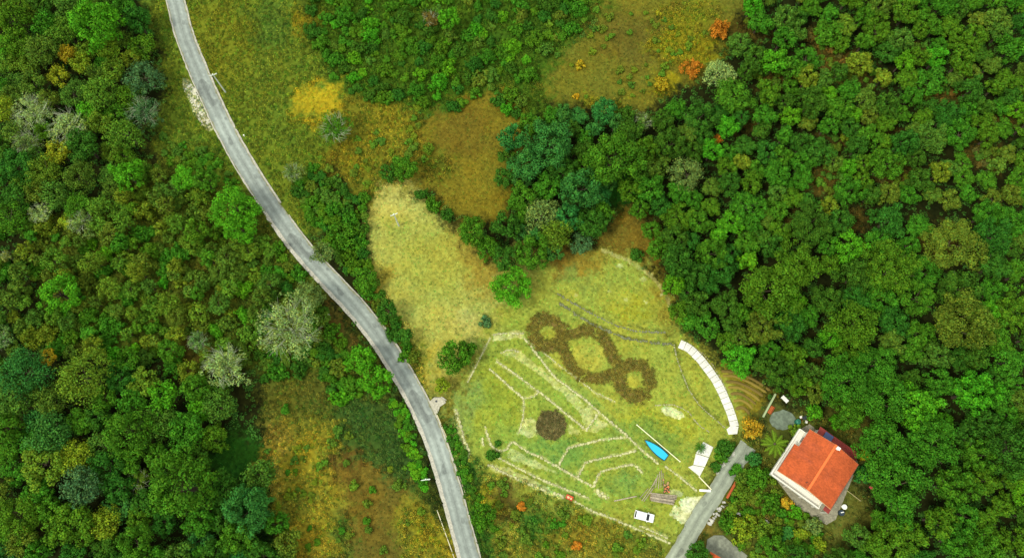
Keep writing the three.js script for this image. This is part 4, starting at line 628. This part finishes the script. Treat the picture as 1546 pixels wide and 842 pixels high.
{ // culvert slab by the road
  const o = thing('culvert_slab', 'broken white concrete slab over the ditch beside the road', 'slab', 0, 0, 0), c = P(662, 612); o.position.set(c.x, 0, c.z);
  const m = mesh('cover', slab([[649, 606], [656, 600], [670, 600], [673, 608], [664, 614], [661, 624], [657, 626]], 0.36, 0.5, 0.03), concMat, o); m.geometry.translate(-c.x, 0, -c.z); m.material = concMat.clone(); m.material.color.setRGB(1, 0.99, 0.92);
  const m2 = mesh('rim', box(1.4, 0.2, 0.16, 1.2, 0.42, -1.5, -0.6), concMat, o); const m3 = mesh('hatch', cyl(0.25, 0.25, 0.06, 14, -0.5, 0.4, -0.9), darkMetal, o);
}

// utility poles
function utilityPole(u, v, h, turn, label, arm = 1.9) {
  const p = onGround(u, v), o = thing('utility_pole', label, 'utility pole', p.x, p.y, p.z, turn, 'utility poles'), pale = std(sRGB(196, 204, 186), 0.8);
  mesh('pole', rod(V(0, -0.4, 0), V(0, h, 0), 0.2, 0.13, 10), pale, o);
  const a = mesh('crossarm', rbox(arm, 0.16, 0.18, 0.03, 0, h - 0.25, 0.12), pale, o);
  for (const x of [-0.46, 0, 0.46]) mesh('insulator', cyl(0.06, 0.09, 0.26, 8, x * arm, h - 0.04, 0.12), std(sRGB(220, 224, 210), 0.3), a);
  mesh('brace', rod(V(-arm * 0.35, h - 0.3, 0.1), V(0, h - 1, 0.1), 0.03), darkMetal, o); return o;
}
utilityPole(340, 139, 9, 0.35, 'pale utility pole with crossarm in the herb meadow beside the road'); utilityPole(602, 341, 8.5, 0.4, 'pale utility pole with crossarm at the top of the straw meadow', 1.7); utilityPole(648, 724, 8, 0.15, 'pale utility pole among the shrubs at the lower road edge', 2.0);
{ const p = onGround(496, 476), o = thing('marker_post', 'small white marker post on bare soil by the road', 'post', p.x, p.y, p.z); mesh('post', rbox(0.24, 1.1, 0.2, 0.04, 0, 0.45, 0), whitePaint, o); mesh('cap', rbox(0.34, 0.08, 0.3, 0.03, 0, 1.04, 0), whitePaint, o); mesh('base', rbox(0.6, 0.2, 0.5, 0.05, 0, 0.02, 0), concMat, o); }
{ const p = onGround(369, 206), o = thing('marker_post', 'small white kerb post beside the herb meadow', 'post', p.x, p.y, p.z); mesh('post', rbox(0.2, 0.9, 0.2, 0.04, 0, 0.35, 0), whitePaint, o); mesh('cap', rbox(0.3, 0.08, 0.3, 0.03, 0, 0.84, 0), whitePaint, o); }

// parked car
{
  const a = P(957.5, 775.5), b = P(986.5, 783), L = 4.25, W = 1.74, p = a.clone().lerp(b, 0.5), o = thing('parked_car', 'white hatchback parked on the mown grass below the log pile', 'car', p.x, gh(p.x, p.z), p.z, dirTurn(957.5, 775.5, 986.5, 783));
  const paint = new THREE.MeshPhysicalMaterial({ color: sRGB(232, 234, 230), roughness: 0.35, clearcoat: 0.8, clearcoatRoughness: 0.1 }), glass = new THREE.MeshPhysicalMaterial({ color: sRGB(16, 22, 26), roughness: 0.08, specularIntensity: 1 }), rubber = std(sRGB(22, 22, 22), 0.9), alloy = std(sRGB(150, 152, 154), 0.4, { metalness: 0.7 });
  const prof = (pts, w, bev) => { const s = new THREE.Shape(pts.map(([x, y]) => new THREE.Vector2(x, y))), g = new THREE.ExtrudeGeometry(s, { depth: w - 2 * bev, bevelEnabled: true, bevelSize: bev, bevelThickness: bev, bevelSegments: 3, curveSegments: 6 }); g.translate(0, 0, -(w - 2 * bev) / 2); return g; };
  mesh('body', prof([[-2.05, 0.35], [-2.08, 0.75], [-2.0, 0.95], [1.0, 0.97], [1.8, 0.84], [2.05, 0.66], [2.06, 0.35], [1.7, 0.28], [-1.7, 0.28]], W, 0.07), paint, o);
  const cab = mesh('cabin', prof([[-1.95, 0.95], [-1.72, 1.38], [-1.3, 1.47], [-0.1, 1.48], [0.3, 1.4], [1.05, 0.97]], W - 0.22, 0.09), paint, o);
  mesh('windscreen', box(0.74, 0.03, W - 0.42, 0.735, 1.275, 0, 0, 0, -0.52), glass, o); mesh('rear_window', box(0.44, 0.03, W - 0.46, -1.93, 1.21, 0, 0, 0, 1.08), glass, o);
  for (const s of [-1, 1]) { mesh('side_window', box(1.9, 0.3, 0.03, -0.55, 1.2, s * (W / 2 - 0.11), 0, 0, 0), glass, o); mesh('headlight', rbox(0.16, 0.14, 0.34, 0.04, 2.02, 0.66, s * 0.6), std(sRGB(210, 220, 224), 0.15), o); mesh('tail_light', rbox(0.08, 0.28, 0.2, 0.03, -2.12, 0.82, s * 0.66), std(sRGB(150, 20, 18), 0.3), o); mesh('mirror', rbox(0.14, 0.13, 0.2, 0.04, 0.72, 1.02, s * (W / 2 + 0.08)), paint, o); }
  for (const [x, s] of [[-1.28, -1], [-1.28, 1], [1.32, -1], [1.32, 1]]) { const g = new THREE.CylinderGeometry(0.31, 0.31, 0.2, 20); g.rotateX(Math.PI / 2); g.translate(x, 0.31, s * (W / 2 - 0.09)); const w = mesh('wheel', g, rubber, o), q = new THREE.CylinderGeometry(0.2, 0.2, 0.03, 14); q.rotateX(Math.PI / 2); q.translate(x, 0.31, s * (W / 2 + 0.012)); mesh('rim', q, alloy, w); }
  mesh('front_bumper', rbox(0.14, 0.22, W - 0.2, 0.06, 2.1, 0.42, 0), paint, o); mesh('number_plate', box(0.02, 0.11, 0.5, 2.185, 0.45, 0), whitePaint, o);
}
// turquoise boat
{
  const a = P(973, 664.5), b = P(1006, 691.5), Lb = a.distanceTo(b), p = a.clone().lerp(b, 0.5), o = thing('boat', 'turquoise boat with dark rim lying on the lawn beside the whitish low wall', 'boat', p.x, gh(p.x, p.z), p.z, Math.atan2(-(a.z - b.z), a.x - b.x));
  const half = (t) => 0.95 * Math.pow(Math.max(0, Math.sin(Math.PI * Math.min(1, 0.24 + 0.76 * t) ** 0.9)), 0.8), pos = [], idx = [], N = 30, rows = [[0.25, 0], [0.75, 0.14], [1, 0.5], [1.04, 0.62]];
  const sect = (t, k, y, s) => V((t - 0.5) * Lb, y + 0.16 * t ** 3 * (y > 0.3 ? 1 : 0), s * half(t) * k);
  for (const s of [-1, 1]) for (let j = 0; j < rows.length; j++) for (let i = 0; i <= N; i++) { const q = sect(i / N, rows[j][0], rows[j][1], s); pos.push(q.x, q.y, q.z); }
  const M = rows.length * (N + 1); for (const s of [0, 1]) for (let j = 0; j < rows.length - 1; j++) for (let i = 0; i < N; i++) { const q = s * M + j * (N + 1) + i, w = q + N + 1; s ? idx.push(q, q + 1, w, w, q + 1, w + 1) : idx.push(q, w, q + 1, w, w + 1, q + 1); }
  for (let i = 0; i < N; i++) idx.push(i, i + 1, M + i, M + i, i + 1, M + i + 1);
  for (let j = 0; j < rows.length - 1; j++) { const q = j * (N + 1), w = q + N + 1; idx.push(q, M + q, w, w, M + q, M + w); }
  const g = new THREE.BufferGeometry(); g.setAttribute('position', new THREE.Float32BufferAttribute(pos, 3)); g.setIndex(idx); g.computeVertexNormals();
  mesh('hull', g, std(sRGB(18, 92, 98), 0.5, { side: THREE.DoubleSide }), o);
  const sh = new THREE.Shape(); for (let i = 0; i <= N; i++) { const t = i / N; sh[i ? 'lineTo' : 'moveTo']((t - 0.5) * (Lb - 0.25), half(t) * 0.86); } for (let i = N; i >= 0; i--) { const t = i / N; sh.lineTo((t - 0.5) * (Lb - 0.25), -half(t) * 0.86); }
  const cg = new THREE.ExtrudeGeometry(sh, { depth: 0.05, bevelEnabled: true, bevelSize: 0.02, bevelThickness: 0.02, bevelSegments: 1 }); cg.rotateX(-Math.PI / 2); cg.translate(0, 0.6, 0);
  mesh('cover', cg, std(sRGB(8, 168, 200), 0.5), o);
  for (const s of [-1, 1]) { const pts = []; for (let i = 0; i <= N; i++) { const q = sect(i / N, 1.04, 0.64, s); pts.push(q); } mesh('gunwale', new THREE.TubeGeometry(new THREE.CatmullRomCurve3(pts), 40, 0.06, 6), std(sRGB(14, 70, 76), 0.5), o); }
  mesh('transom', box(0.08, 0.5, half(0) * 2 * 0.98, -Lb / 2, 0.4, 0), std(sRGB(14, 74, 80), 0.5), o); mesh('keel', box(Lb * 0.9, 0.1, 0.08, 0, 0.02, 0), std(sRGB(14, 74, 80), 0.5), o);
}
// logs, poles and firewood
const barkTex = noiseTex(256, 64, [1, 1], (i, j) => { const k = 0.7 + 0.5 * fbm(i / 40, j / 3, 3) + 0.15 * (hash(i, j) - 0.5); return [168 * k, 158 * k, 132 * k]; }), logMats = [1, 0.82, 0.66].map((k) => new THREE.MeshStandardMaterial({ map: barkTex, color: new THREE.Color(k, k * 0.98, k * 0.94), roughness: 0.95 })), cutMat = std(sRGB(196, 142, 78), 0.9);
function log(u0, v0, u1, v1, r, y, label, group, name = 'log', m = 0) {
  const a = P(u0, v0), b = P(u1, v1), L = a.distanceTo(b), c = a.clone().lerp(b, 0.5), o = thing(name, label, name === 'log' ? 'log' : 'pole', c.x, gh(c.x, c.z), c.z, Math.atan2(-(b.z - a.z), b.x - a.x), group);
  const g = new THREE.CylinderGeometry(r * 0.85, r, L, 10, 5, true), p = g.attributes.position; for (let i = 0; i < p.count; i++) { const q = 1 + 0.16 * (noise(p.getY(i) * 1.3 + u0, p.getX(i) * 9 + v0) - 0.5); p.setX(i, p.getX(i) * q); p.setZ(i, p.getZ(i) * q + 0.1 * r * Math.sin(p.getY(i) + u0)); } g.computeVertexNormals(); g.rotateZ(-Math.PI / 2); g.translate(0, y, 0);
  mesh('bark', g, logMats[m % 3], o); for (const s of [-1, 1]) { const e = new THREE.CircleGeometry(r * 0.9, 10); e.rotateY(s * Math.PI / 2); e.translate(s * (L / 2 - 0.003), y, 0); mesh('cut_end', e, cutMat, o); } return o;
}
{
  const G = 'logs of the long log pile';
  for (let i = 0; i < 7; i++) { const t = i / 6, j = (hash(i, 2) - 0.5) * 3; log(981 + 1.5 * t + j, 744.5 + 10.5 * t, 1022 + j * 0.7 - 5 * t, 748.5 + 13 * t, 0.15 + 0.05 * hash(i, 5), 0.18, 'grey log in the lower layer of the long log pile', G, 'log', i); }
  for (let i = 0; i < 5; i++) { const t = i / 4, j = (hash(i, 9) - 0.5) * 4; log(983 + j, 746.5 + 7.5 * t, 1021 - 4 * t + j, 751 + 9 * t, 0.14 + 0.04 * hash(i, 6), 0.46, 'grey log on top of the long log pile', G, 'log', i + 1); }
  const G2 = 'peeled poles stacked beside the log pile';
  [[969, 756, 984, 735], [972, 757, 986, 737], [975, 753, 988, 735], [984, 735, 991, 722], [987, 733, 993, 718], [966, 752, 979, 737]].forEach(([a, b, c, d], i) => log(a, b, c, d, 0.09, 0.12 + (i % 2) * 0.05, 'pale thin pole in the slanting stack beside the log pile', G2, 'wooden_pole', i));
  [[996, 712, 994, 738], [998.5, 710, 998, 736], [1001, 714, 1002, 736], [993, 716, 990, 736]].forEach(([a, b, c, d], i) => log(a, b, c, d, 0.085, 0.11, 'pale thin pole in the upright-lying stack above the log pile', 'peeled poles above the log pile', 'wooden_pole', i));
  log(927, 756, 961, 749, 0.14, 0.15, 'single peeled pole lying on the lawn edge', undefined, 'wooden_pole', 0);
  const r = rng(33); for (let i = 0; i < 26; i++) {
    const low = i < 16, u = 1001 + 9 * r(), v = low ? 724 + 20 * r() : 733 + 10 * r(), p = onGround(u, v), rr = 0.18 + 0.12 * r(), g = new THREE.CylinderGeometry(rr, rr * 1.05, 0.34, 9), o = thing('firewood_block', low ? 'orange-brown firewood block in the heap above the log pile' : 'orange-brown firewood block on top of the heap above the log pile', 'firewood', p.x, p.y + (low ? 0.16 : 0.4), p.z, r() * 6, low ? 'firewood blocks of the heap' : 'top firewood blocks of the heap');
    if (r() < 0.5) g.rotateX(1.3); mesh('bark', g, bark, o); const e = g.clone(); e.scale(0.86, 1.02, 0.86); mesh('cut_face', e, std(v > 733 ? sRGB(206, 122, 66) : sRGB(158, 126, 76), 0.9), o);
  }
}
// small orange cart on the lawn
{
  const p = onGround(859.5, 751), o = thing('garden_cart', 'small orange garden cart with pale load on the lower stone row', 'cart', p.x, p.y, p.z, dirTurn(853, 748, 866, 754)), or = std(sRGB(200, 84, 34), 0.6), ld = std(sRGB(232, 176, 130), 0.9), rb = std(sRGB(30, 28, 26), 0.9);
  mesh('tray', merge([box(1.5, 0.08, 0.9, 0, 0.45, 0), box(1.5, 0.3, 0.06, 0, 0.6, 0.45), box(1.5, 0.3, 0.06, 0, 0.6, -0.45), box(0.06, 0.3, 0.84, 0.75, 0.6, 0), box(0.06, 0.3, 0.84, -0.75, 0.6, 0)]), or, o);
  const s1 = stoneShapes[0].clone(); s1.scale(0.45, 0.25, 0.32); s1.translate(-0.25, 0.68, 0); mesh('load', s1, ld, o); const s2 = stoneShapes[1].clone(); s2.scale(0.26, 0.2, 0.26); s2.translate(0.42, 0.64, 0.08); mesh('load', s2, ld, o);
  for (const [x, z] of [[-0.5, 0.5], [-0.5, -0.5], [0.5, 0.5], [0.5, -0.5]]) { const g = new THREE.TorusGeometry(0.19, 0.06, 8, 16); g.translate(x, 0.25, z); mesh('wheel', g, rb, o); }
  mesh('handle', rod(V(0.75, 0.45, 0), V(1.35, 0.75, 0), 0.03), or, o);
}

// ───────────────────────── the red-roofed house ─────────────────────────
const tileTex = noiseTex(1024, 1024, [1 / 14, 1 / 14], (i, j) => { const x = i / 1024 * 14, y = j / 1024 * 14, k = 0.84 + 0.18 * (fbm(x * 0.7, y * 0.7, 4) - 0.5) + 0.12 * (hash(Math.floor(x / 0.36), Math.floor(y / 0.25)) - 0.5) + 0.06 * (hash(i, j) - 0.5), m = clamp((fbm(x * 0.45 + 9, y * 0.45, 4) - 0.5) * 3, 0, 1) * 0.35; return [lerp(200, 166, m) * k, lerp(96, 86, m) * k, lerp(50, 66, m) * k]; });
const tileMat = new THREE.MeshPhysicalMaterial({ map: tileTex, roughness: 0.9, specularIntensity: 0.25, side: THREE.DoubleSide });
// a tiled slope: x from x0 to x1 (down the slope), z from z0 to z1, y by the two heights; waves along z, steps along x
function tiled(x0, x1, y0, y1, z0, z1, amp = 0.035) {
  const nx = Math.max(2, Math.round(Math.abs(x1 - x0) / 0.36)) * 2, nz = Math.round(Math.abs(z1 - z0) / 0.0625), pos = [], uv = [], idx = [];
  for (let i = 0; i <= nx; i++) for (let j = 0; j <= nz; j++) { const t = i / nx, z = lerp(z0, z1, j / nz), step = (i % 2 ? 0.035 : 0), sag = 0.03 * (noise(t * 3 + x0, z * 0.3) - 0.5); pos.push(lerp(x0, x1, t) + 0.012 * (hash(i, j >> 2) - 0.5), lerp(y0, y1, t) + amp * Math.sin(z / 0.25 * 6.283) + step + sag, z); uv.push(lerp(x0, x1, t), z); if (i && j) { const a = i * (nz + 1) + j; idx.push(a - nz - 2, a - nz - 1, a - 1, a - 1, a - nz - 1, a); } }
  const g = new THREE.BufferGeometry(); g.setAttribute('position', new THREE.Float32BufferAttribute(pos, 3)); g.setAttribute('uv', new THREE.Float32BufferAttribute(uv, 2)); g.setIndex(idx); g.computeVertexNormals(); return g;
}
{
  const o = thing('house', 'white two-storey house under an orange-red tiled gable roof', 'house', 65.5, 0.15, -5.0, -0.6435);
  const plaster = new THREE.MeshStandardMaterial({ map: noiseTex(256, 256, [0.3, 0.3], (i, j) => { const k = 0.9 + 0.16 * (fbm(i / 30, j / 30, 4) - 0.5) + 0.05 * (hash(i, j) - 0.5); return [236 * k, 232 * k, 214 * k]; }), roughness: 0.9 }), pane = new THREE.MeshPhysicalMaterial({ color: sRGB(24, 32, 38), roughness: 0.08 }), frame = std(sRGB(110, 74, 46), 0.7), maroon = new THREE.MeshPhysicalMaterial({ color: sRGB(134, 58, 50), roughness: 0.8, specularIntensity: 0.3 });
  const E = 5.6, RH = 7.7, X0 = -6.6, X1 = 6.5, Z0 = -5.75, Z1 = 5.75;
  // walls with gables
  const wl = new THREE.Shape([[-5.6, -0.4], [5.7, -0.4], [5.7, E + 0.05], [0, RH - 0.28], [-5.6, E + 0.05]].map(([x, y]) => new THREE.Vector2(x, y))), wg = new THREE.ExtrudeGeometry(wl, { depth: 10.3, bevelEnabled: false }); wg.translate(0, 0, -5.2);
  mesh('wall', wg, plaster, o);
  const west = mesh('roof', tiled(-0.05, X0, RH, E - 0.15, -1.25, Z1), tileMat, o); mesh('upper_slope', tiled(-0.05, -5.75, RH, lerp(RH, E - 0.15, 5.75 / 6.6), Z0, -1.25), tileMat, west);
  mesh('roof', tiled(0.05, X1, RH, E - 0.15, Z0, Z1), tileMat, o).material = tileMat;
  const ridge = new THREE.CylinderGeometry(0.2, 0.2, Z1 - Z0 + 0.1, 10, 24, false, 0, Math.PI * 2), rp = ridge.attributes.position; for (let i = 0; i < rp.count; i++) if (Math.round((rp.getY(i) + 6) * 2.1) % 2) { rp.setX(i, rp.getX(i) * 1.1); rp.setZ(i, rp.getZ(i) * 1.1); } ridge.rotateX(Math.PI / 2); ridge.scale(1.5, 1, 1); ridge.translate(0, RH + 0.0, 0); ridge.computeVertexNormals();
  mesh('ridge_cap', ridge, std(sRGB(214, 104, 46), 0.9), o);
  for (const [z, s] of [[Z0, 0], [Z1, 0]]) for (const x of [X0, X1]) { const g = rod(V(0, RH - 0.12, z), V(x === X0 && z === Z0 ? -5.75 : x, x === X0 && z === Z0 ? lerp(RH, E - 0.15, 5.75 / 6.6) - 0.1 : E - 0.27, z), 0.09, 0.09, 6); mesh('bargeboard', g, std(sRGB(198, 150, 96), 0.85), o); }
  mesh('gutter', rod(V(X0 - 0.06, E - 0.24, -1.25), V(X0 - 0.06, E - 0.24, Z1), 0.08, 0.08, 8), std(sRGB(120, 70, 46), 0.6), o); mesh('gutter', rod(V(X1 + 0.06, E - 0.24, Z0), V(X1 + 0.06, E - 0.24, Z1), 0.08, 0.08, 8), std(sRGB(120, 70, 46), 0.6), o);
  const ch = mesh('chimney', rbox(0.6, 1.3, 0.5, 0.04, 0.5, RH + 0.2, -5.2), plaster, o); mesh('chimney_cap', rbox(0.78, 0.1, 0.66, 0.03, 0.5, RH + 0.88, -5.2), whitePaint, ch);
  mesh('roof_vent', cyl(0.12, 0.14, 0.5, 10, -1.0, RH - 0.15, 4.6), std(sRGB(110, 60, 40), 0.8), o);
  // balcony round the two seen sides
  const bal = mesh('balcony', merge([box(11.6, 0.22, 1.75, -0.9, 2.85, 6.0), box(1.45, 0.22, 10.4, -6.3, 2.87, 0.1)]), plaster, o);
  mesh('parapet', merge([box(11.6, 0.95, 0.14, -0.9, 3.4, 6.82), box(0.14, 0.95, 1.5, 4.85, 3.4, 6.0), box(0.14, 0.95, 12, -7.0, 3.4, 0.88), box(1.3, 0.95, 0.14, -6.3, 3.4, -5.07)]), whitePaint, bal); mesh('coping', merge([box(11.8, 0.07, 0.26, -0.9, 3.92, 6.82), box(0.26, 0.07, 11.9, -7.0, 3.922, 0.84)]), std(sRGB(214, 210, 190), 0.8), bal);
  for (const x of [-6.6, -2.5, 1.4, 4.6]) mesh('pillar', rbox(0.3, 3.2, 0.3, 0.03, x, 1.2, 6.55), plaster, o);
  for (const y of [1.5, 4.4]) {
    for (const x of [-3.6, 0, 3.6]) { const w = mesh('window', rbox(1.2, 1.3, 0.14, 0.02, x, y, 5.12), frame, o); mesh('pane', box(0.95, 1.05, 0.04, x, y, 5.2), pane, w); mesh('sill', box(1.4, 0.08, 0.3, x, y - 0.72, 5.22), whitePaint, w); }
    for (const z of [-3.2, 0.4, 3.4]) { const w = mesh('window', rbox(0.14, 1.3, 1.2, 0.02, -5.62, y, z), frame, o); mesh('pane', box(0.04, 1.05, 0.95, -5.71, y, z), pane, w); mesh('sill', box(0.3, 0.08, 1.4, -5.72, y - 0.72, z), whitePaint, w); }
  }
  const dr = mesh('door', rbox(1.1, 2.1, 0.14, 0.02, 1.9, 1.05, 5.13), frame, o); mesh('handle', cyl(0.03, 0.03, 0.18, 8, 2.3, 1.05, 5.24), whitePaint, dr);
  // lower roofs
  const lt = mesh('lean_to_roof', tiled(-1.5, 1.6, -0.4, 0.5, -4.9, 4.9, 0.025), maroon, o); lt.rotation.y = -Math.PI / 2; lt.position.set(1.4, 3.3, -7.0);
  mesh('lean_to_wall', box(9.2, 2.7, 2.6, 1.4, 1.2, -6.6), plaster, o);
  mesh('roof_sheet', rbox(2.0, 0.06, 1.7, 0.02, 0, 0, 0), std(sRGB(24, 46, 88), 0.35), o).position.set(-1.1, 3.52, -7.3);
  const pr = mesh('porch_roof', tiled(0, 1.6, 4.75, 4.2, 2.4, 6.3, 0.025), maroon, o); pr.position.set(5.4, 0.15, 0.4); mesh('post', rbox(0.16, 4.6, 0.16, 0.02, 6.8, 2.1, 6.5), whitePaint, o);
}
{ // corner of the neighbouring roof by the parking yard
  const p = P(1082, 856, 3.2), o = thing('tiled_shed', 'low shed with an orange tiled roof in the parking yard', 'shed', p.x, 0.15, p.z, -0.55);
  mesh('wall', box(4.6, 3.0, 3.6, 0, 1.3, 0), std(sRGB(214, 206, 186), 0.9), o); mesh('roof', tiled(-0.02, -2.6, 4.0, 3.0, -2.1, 2.1), tileMat, o); mesh('roof', tiled(0.02, 2.6, 4.0, 3.0, -2.1, 2.1), tileMat, o); mesh('ridge_cap', rod(V(0, 4.02, -2.1), V(0, 4.02, 2.1), 0.16, 0.16, 8), std(sRGB(214, 104, 46), 0.9), o);
}
// things in the yard
{
  let p = onGround(1184, 603), o = thing('white_table', 'white oblong table against the wood beside the round yard', 'table', p.x, p.y, p.z, dirTurn(1179, 598, 1190, 609)); mesh('tabletop', rbox(1.7, 0.08, 0.85, 0.03, 0, 0.78, 0), whitePaint, o); for (const [x, z] of [[-0.7, -0.32], [0.7, -0.32], [-0.7, 0.32], [0.7, 0.32]]) mesh('leg', rbox(0.07, 0.8, 0.07, 0.02, x, 0.36, z), whitePaint, o);
  p = onGround(1163, 619); o = thing('orange_bench', 'orange wooden bench against the pale garden wall', 'bench', p.x, p.y + 0.05, p.z, dirTurn(1159, 626, 1167, 612)); for (let i = 0; i < 5; i++) mesh('seat_slat', rbox(1.9, 0.06, 0.13, 0.02, 0, 0.48, -0.32 + i * 0.16), std(i % 2 ? sRGB(188, 98, 36) : sRGB(160, 78, 28), 0.8), o); for (const x of [-0.8, 0.8]) for (const z of [-0.28, 0.28]) mesh('leg', rbox(0.09, 0.5, 0.09, 0.02, x, 0.22, z), rust, o); mesh('backrest', rbox(1.9, 0.4, 0.05, 0.02, 0, 0.8, 0.42), rust, o);
  p = onGround(1203, 637); o = thing('water_tank', 'green round water tank beside the house corner', 'water tank', p.x, p.y, p.z); mesh('body', cyl(0.58, 0.6, 1.3, 20, 0, 0.6, 0), std(sRGB(16, 96, 70), 0.5), o); mesh('lid', new THREE.SphereGeometry(0.6, 18, 6, 0, 6.2832, 0, 0.7).translate(0, 0.82, 0), std(sRGB(22, 110, 82), 0.5), o); mesh('cap', cyl(0.2, 0.2, 0.1, 12, 0, 1.44, 0), std(sRGB(14, 80, 62), 0.5), o);
  for (const [u, v, t, l] of [[1209, 630, 0.3, 'white garden chair beside the dark barrow'], [1217, 637, 1.2, 'white garden chair against the house corner']]) { p = onGround(u, v); o = thing('garden_chair', l, 'chair', p.x, p.y, p.z, t); mesh('seat', rbox(0.55, 0.06, 0.55, 0.02, 0, 0.45, 0), whitePaint, o); mesh('backrest', rbox(0.55, 0.5, 0.06, 0.02, 0, 0.72, -0.26), whitePaint, o); for (const x of [-0.23, 0.23]) for (const z of [-0.23, 0.23]) mesh('leg', rbox(0.06, 0.5, 0.06, 0.02, x, 0.2, z), whitePaint, o); }
  p = onGround(1214, 631); o = thing('wheelbarrow', 'dark wheelbarrow between the white garden chairs', 'wheelbarrow', p.x, p.y, p.z, 0.5); const tr = new THREE.CylinderGeometry(0.6, 0.35, 0.35, 4); tr.rotateY(0.785); tr.scale(1.3, 1, 0.8); tr.translate(0, 0.55, 0); mesh('tray', tr, darkMetal, o); const wh = new THREE.TorusGeometry(0.17, 0.05, 8, 14); wh.translate(0.75, 0.22, 0); mesh('wheel', wh, darkMetal, o); for (const z of [-0.25, 0.25]) { mesh('handle', rod(V(0.7, 0.25, z * 0.4), V(-1.1, 0.65, z * 1.2), 0.03), rust, o); mesh('leg', rod(V(-0.4, 0.5, z), V(-0.45, -0.02, z), 0.03), darkMetal, o); }
  p = onGround(1273, 765); o = thing('round_table', 'white round table in the yard behind the porch', 'table', p.x, p.y, p.z); mesh('tabletop', cyl(0.55, 0.55, 0.06, 24, 0, 0.95, 0), whitePaint, o); mesh('stem', cyl(0.07, 0.09, 0.95, 10, 0, 0.45, 0), whitePaint, o); mesh('base', cyl(0.3, 0.36, 0.08, 16, 0, 0.03, 0), whitePaint, o);
  p = onGround(1269, 774); o = thing('storage_drum', 'dark blue drum with white lid strip beside the round table', 'drum', p.x, p.y, p.z, 0.2); mesh('body', cyl(0.6, 0.6, 0.95, 18, 0, 0.42, 0), std(sRGB(20, 44, 56), 0.5), o); mesh('lid_strip', rbox(0.7, 0.06, 0.2, 0.02, 0.15, 0.93, -0.1), whitePaint, o); mesh('rim', new THREE.TorusGeometry(0.6, 0.04, 6, 24).rotateX(Math.PI / 2).translate(0, 0.9, 0), darkMetal, o);
  p = onGround(1277, 601); o = thing('red_hut', 'tiny hut with a dull red roof inside the wood', 'hut', p.x, p.y, p.z, 0.4); mesh('wall', box(1.5, 1.9, 1.3, 0, 0.85, 0), std(sRGB(120, 84, 60), 0.9), o); const hr = mesh('roof', merge([box(1.1, 0.08, 1.7, -0.45, 2.0, 0, 0, 0, 0.45), box(1.1, 0.08, 1.7, 0.5, 2.005, 0, 0, 0, -0.45)]), std(sRGB(170, 66, 62), 0.85), o);
  p = onGround(1316, 738); o = thing('red_bench', 'small dull red bench at the wood edge behind the house', 'bench', p.x, p.y, p.z, dirTurn(1311, 734, 1321, 743)); mesh('seat', rbox(1.5, 0.08, 0.45, 0.02, 0, 0.45, 0), std(sRGB(168, 70, 60), 0.8), o); mesh('backrest', rbox(1.5, 0.4, 0.06, 0.02, 0, 0.72, -0.22), std(sRGB(168, 70, 60), 0.8), o); for (const x of [-0.6, 0.6]) mesh('leg', rbox(0.08, 0.5, 0.4, 0.02, x, 0.2, 0), darkMetal, o);
}
// palms
function palm(u, v, R, h, label, tone, n, seed) {
  const p = P(u, v, h), r = rng(seed), o = thing('palm_tree', label, 'palm', p.x, gh(p.x, p.z), p.z, r() * 6);
  mesh('trunk', rod(V(0, -0.3, 0), V(0, h, 0), 0.32, 0.24, 9), bark, o);
  const leaves = (L) => {
    const pos = [], col = [], N = 16; const tri = (a, b, c, k) => { for (const q of [a, b, c]) { pos.push(q.x, q.y, q.z); col.push(k, k, k * 0.9); } };
    const spine = (t) => V(L * t * (1 - 0.12 * t), L * (0.32 * t - 0.62 * t * t), 0), rr = rng(seed + 5);
    for (let i = 0; i < N; i++) { const t = 0.12 + 0.86 * i / N, a = spine(t), b = spine(t + 0.05), w = L * 0.17 * Math.sin(Math.PI * Math.min(1, t * 0.85 + 0.1)); for (const s of [-1, 1]) tri(a, b, V(a.x + w * 0.7, a.y - w * 0.28, s * w), 0.75 + 0.5 * rr()); tri(spine(t - 0.02), V(b.x, b.y + 0.02, 0.05), V(b.x, b.y + 0.02, -0.05), 1.3); }
    const g = new THREE.BufferGeometry(); g.setAttribute('position', new THREE.Float32BufferAttribute(pos, 3)); g.setAttribute('color', new THREE.Float32BufferAttribute(col, 3)); g.computeVertexNormals(); return g;
  }, geos = [leaves(R), leaves(R * 0.9)];
  for (let i = 0; i < n; i++) { const f = mesh('frond', geos[i % 2], TONE[tone][0], o); f.position.y = h; f.rotation.set(0, i * 2.39996, (i / n) * 0.9 - 0.25, 'YXZ'); }
}
palm(1170, 670, 3.3, 4.2, 'broad palm with arching fronds beside the house balcony', 'olive', 17, 3);
palm(1058, 676, 1.6, 1.3, 'low dark palm overhanging the patio', 'dark', 18, 7);

renderer.render(scene, camera);
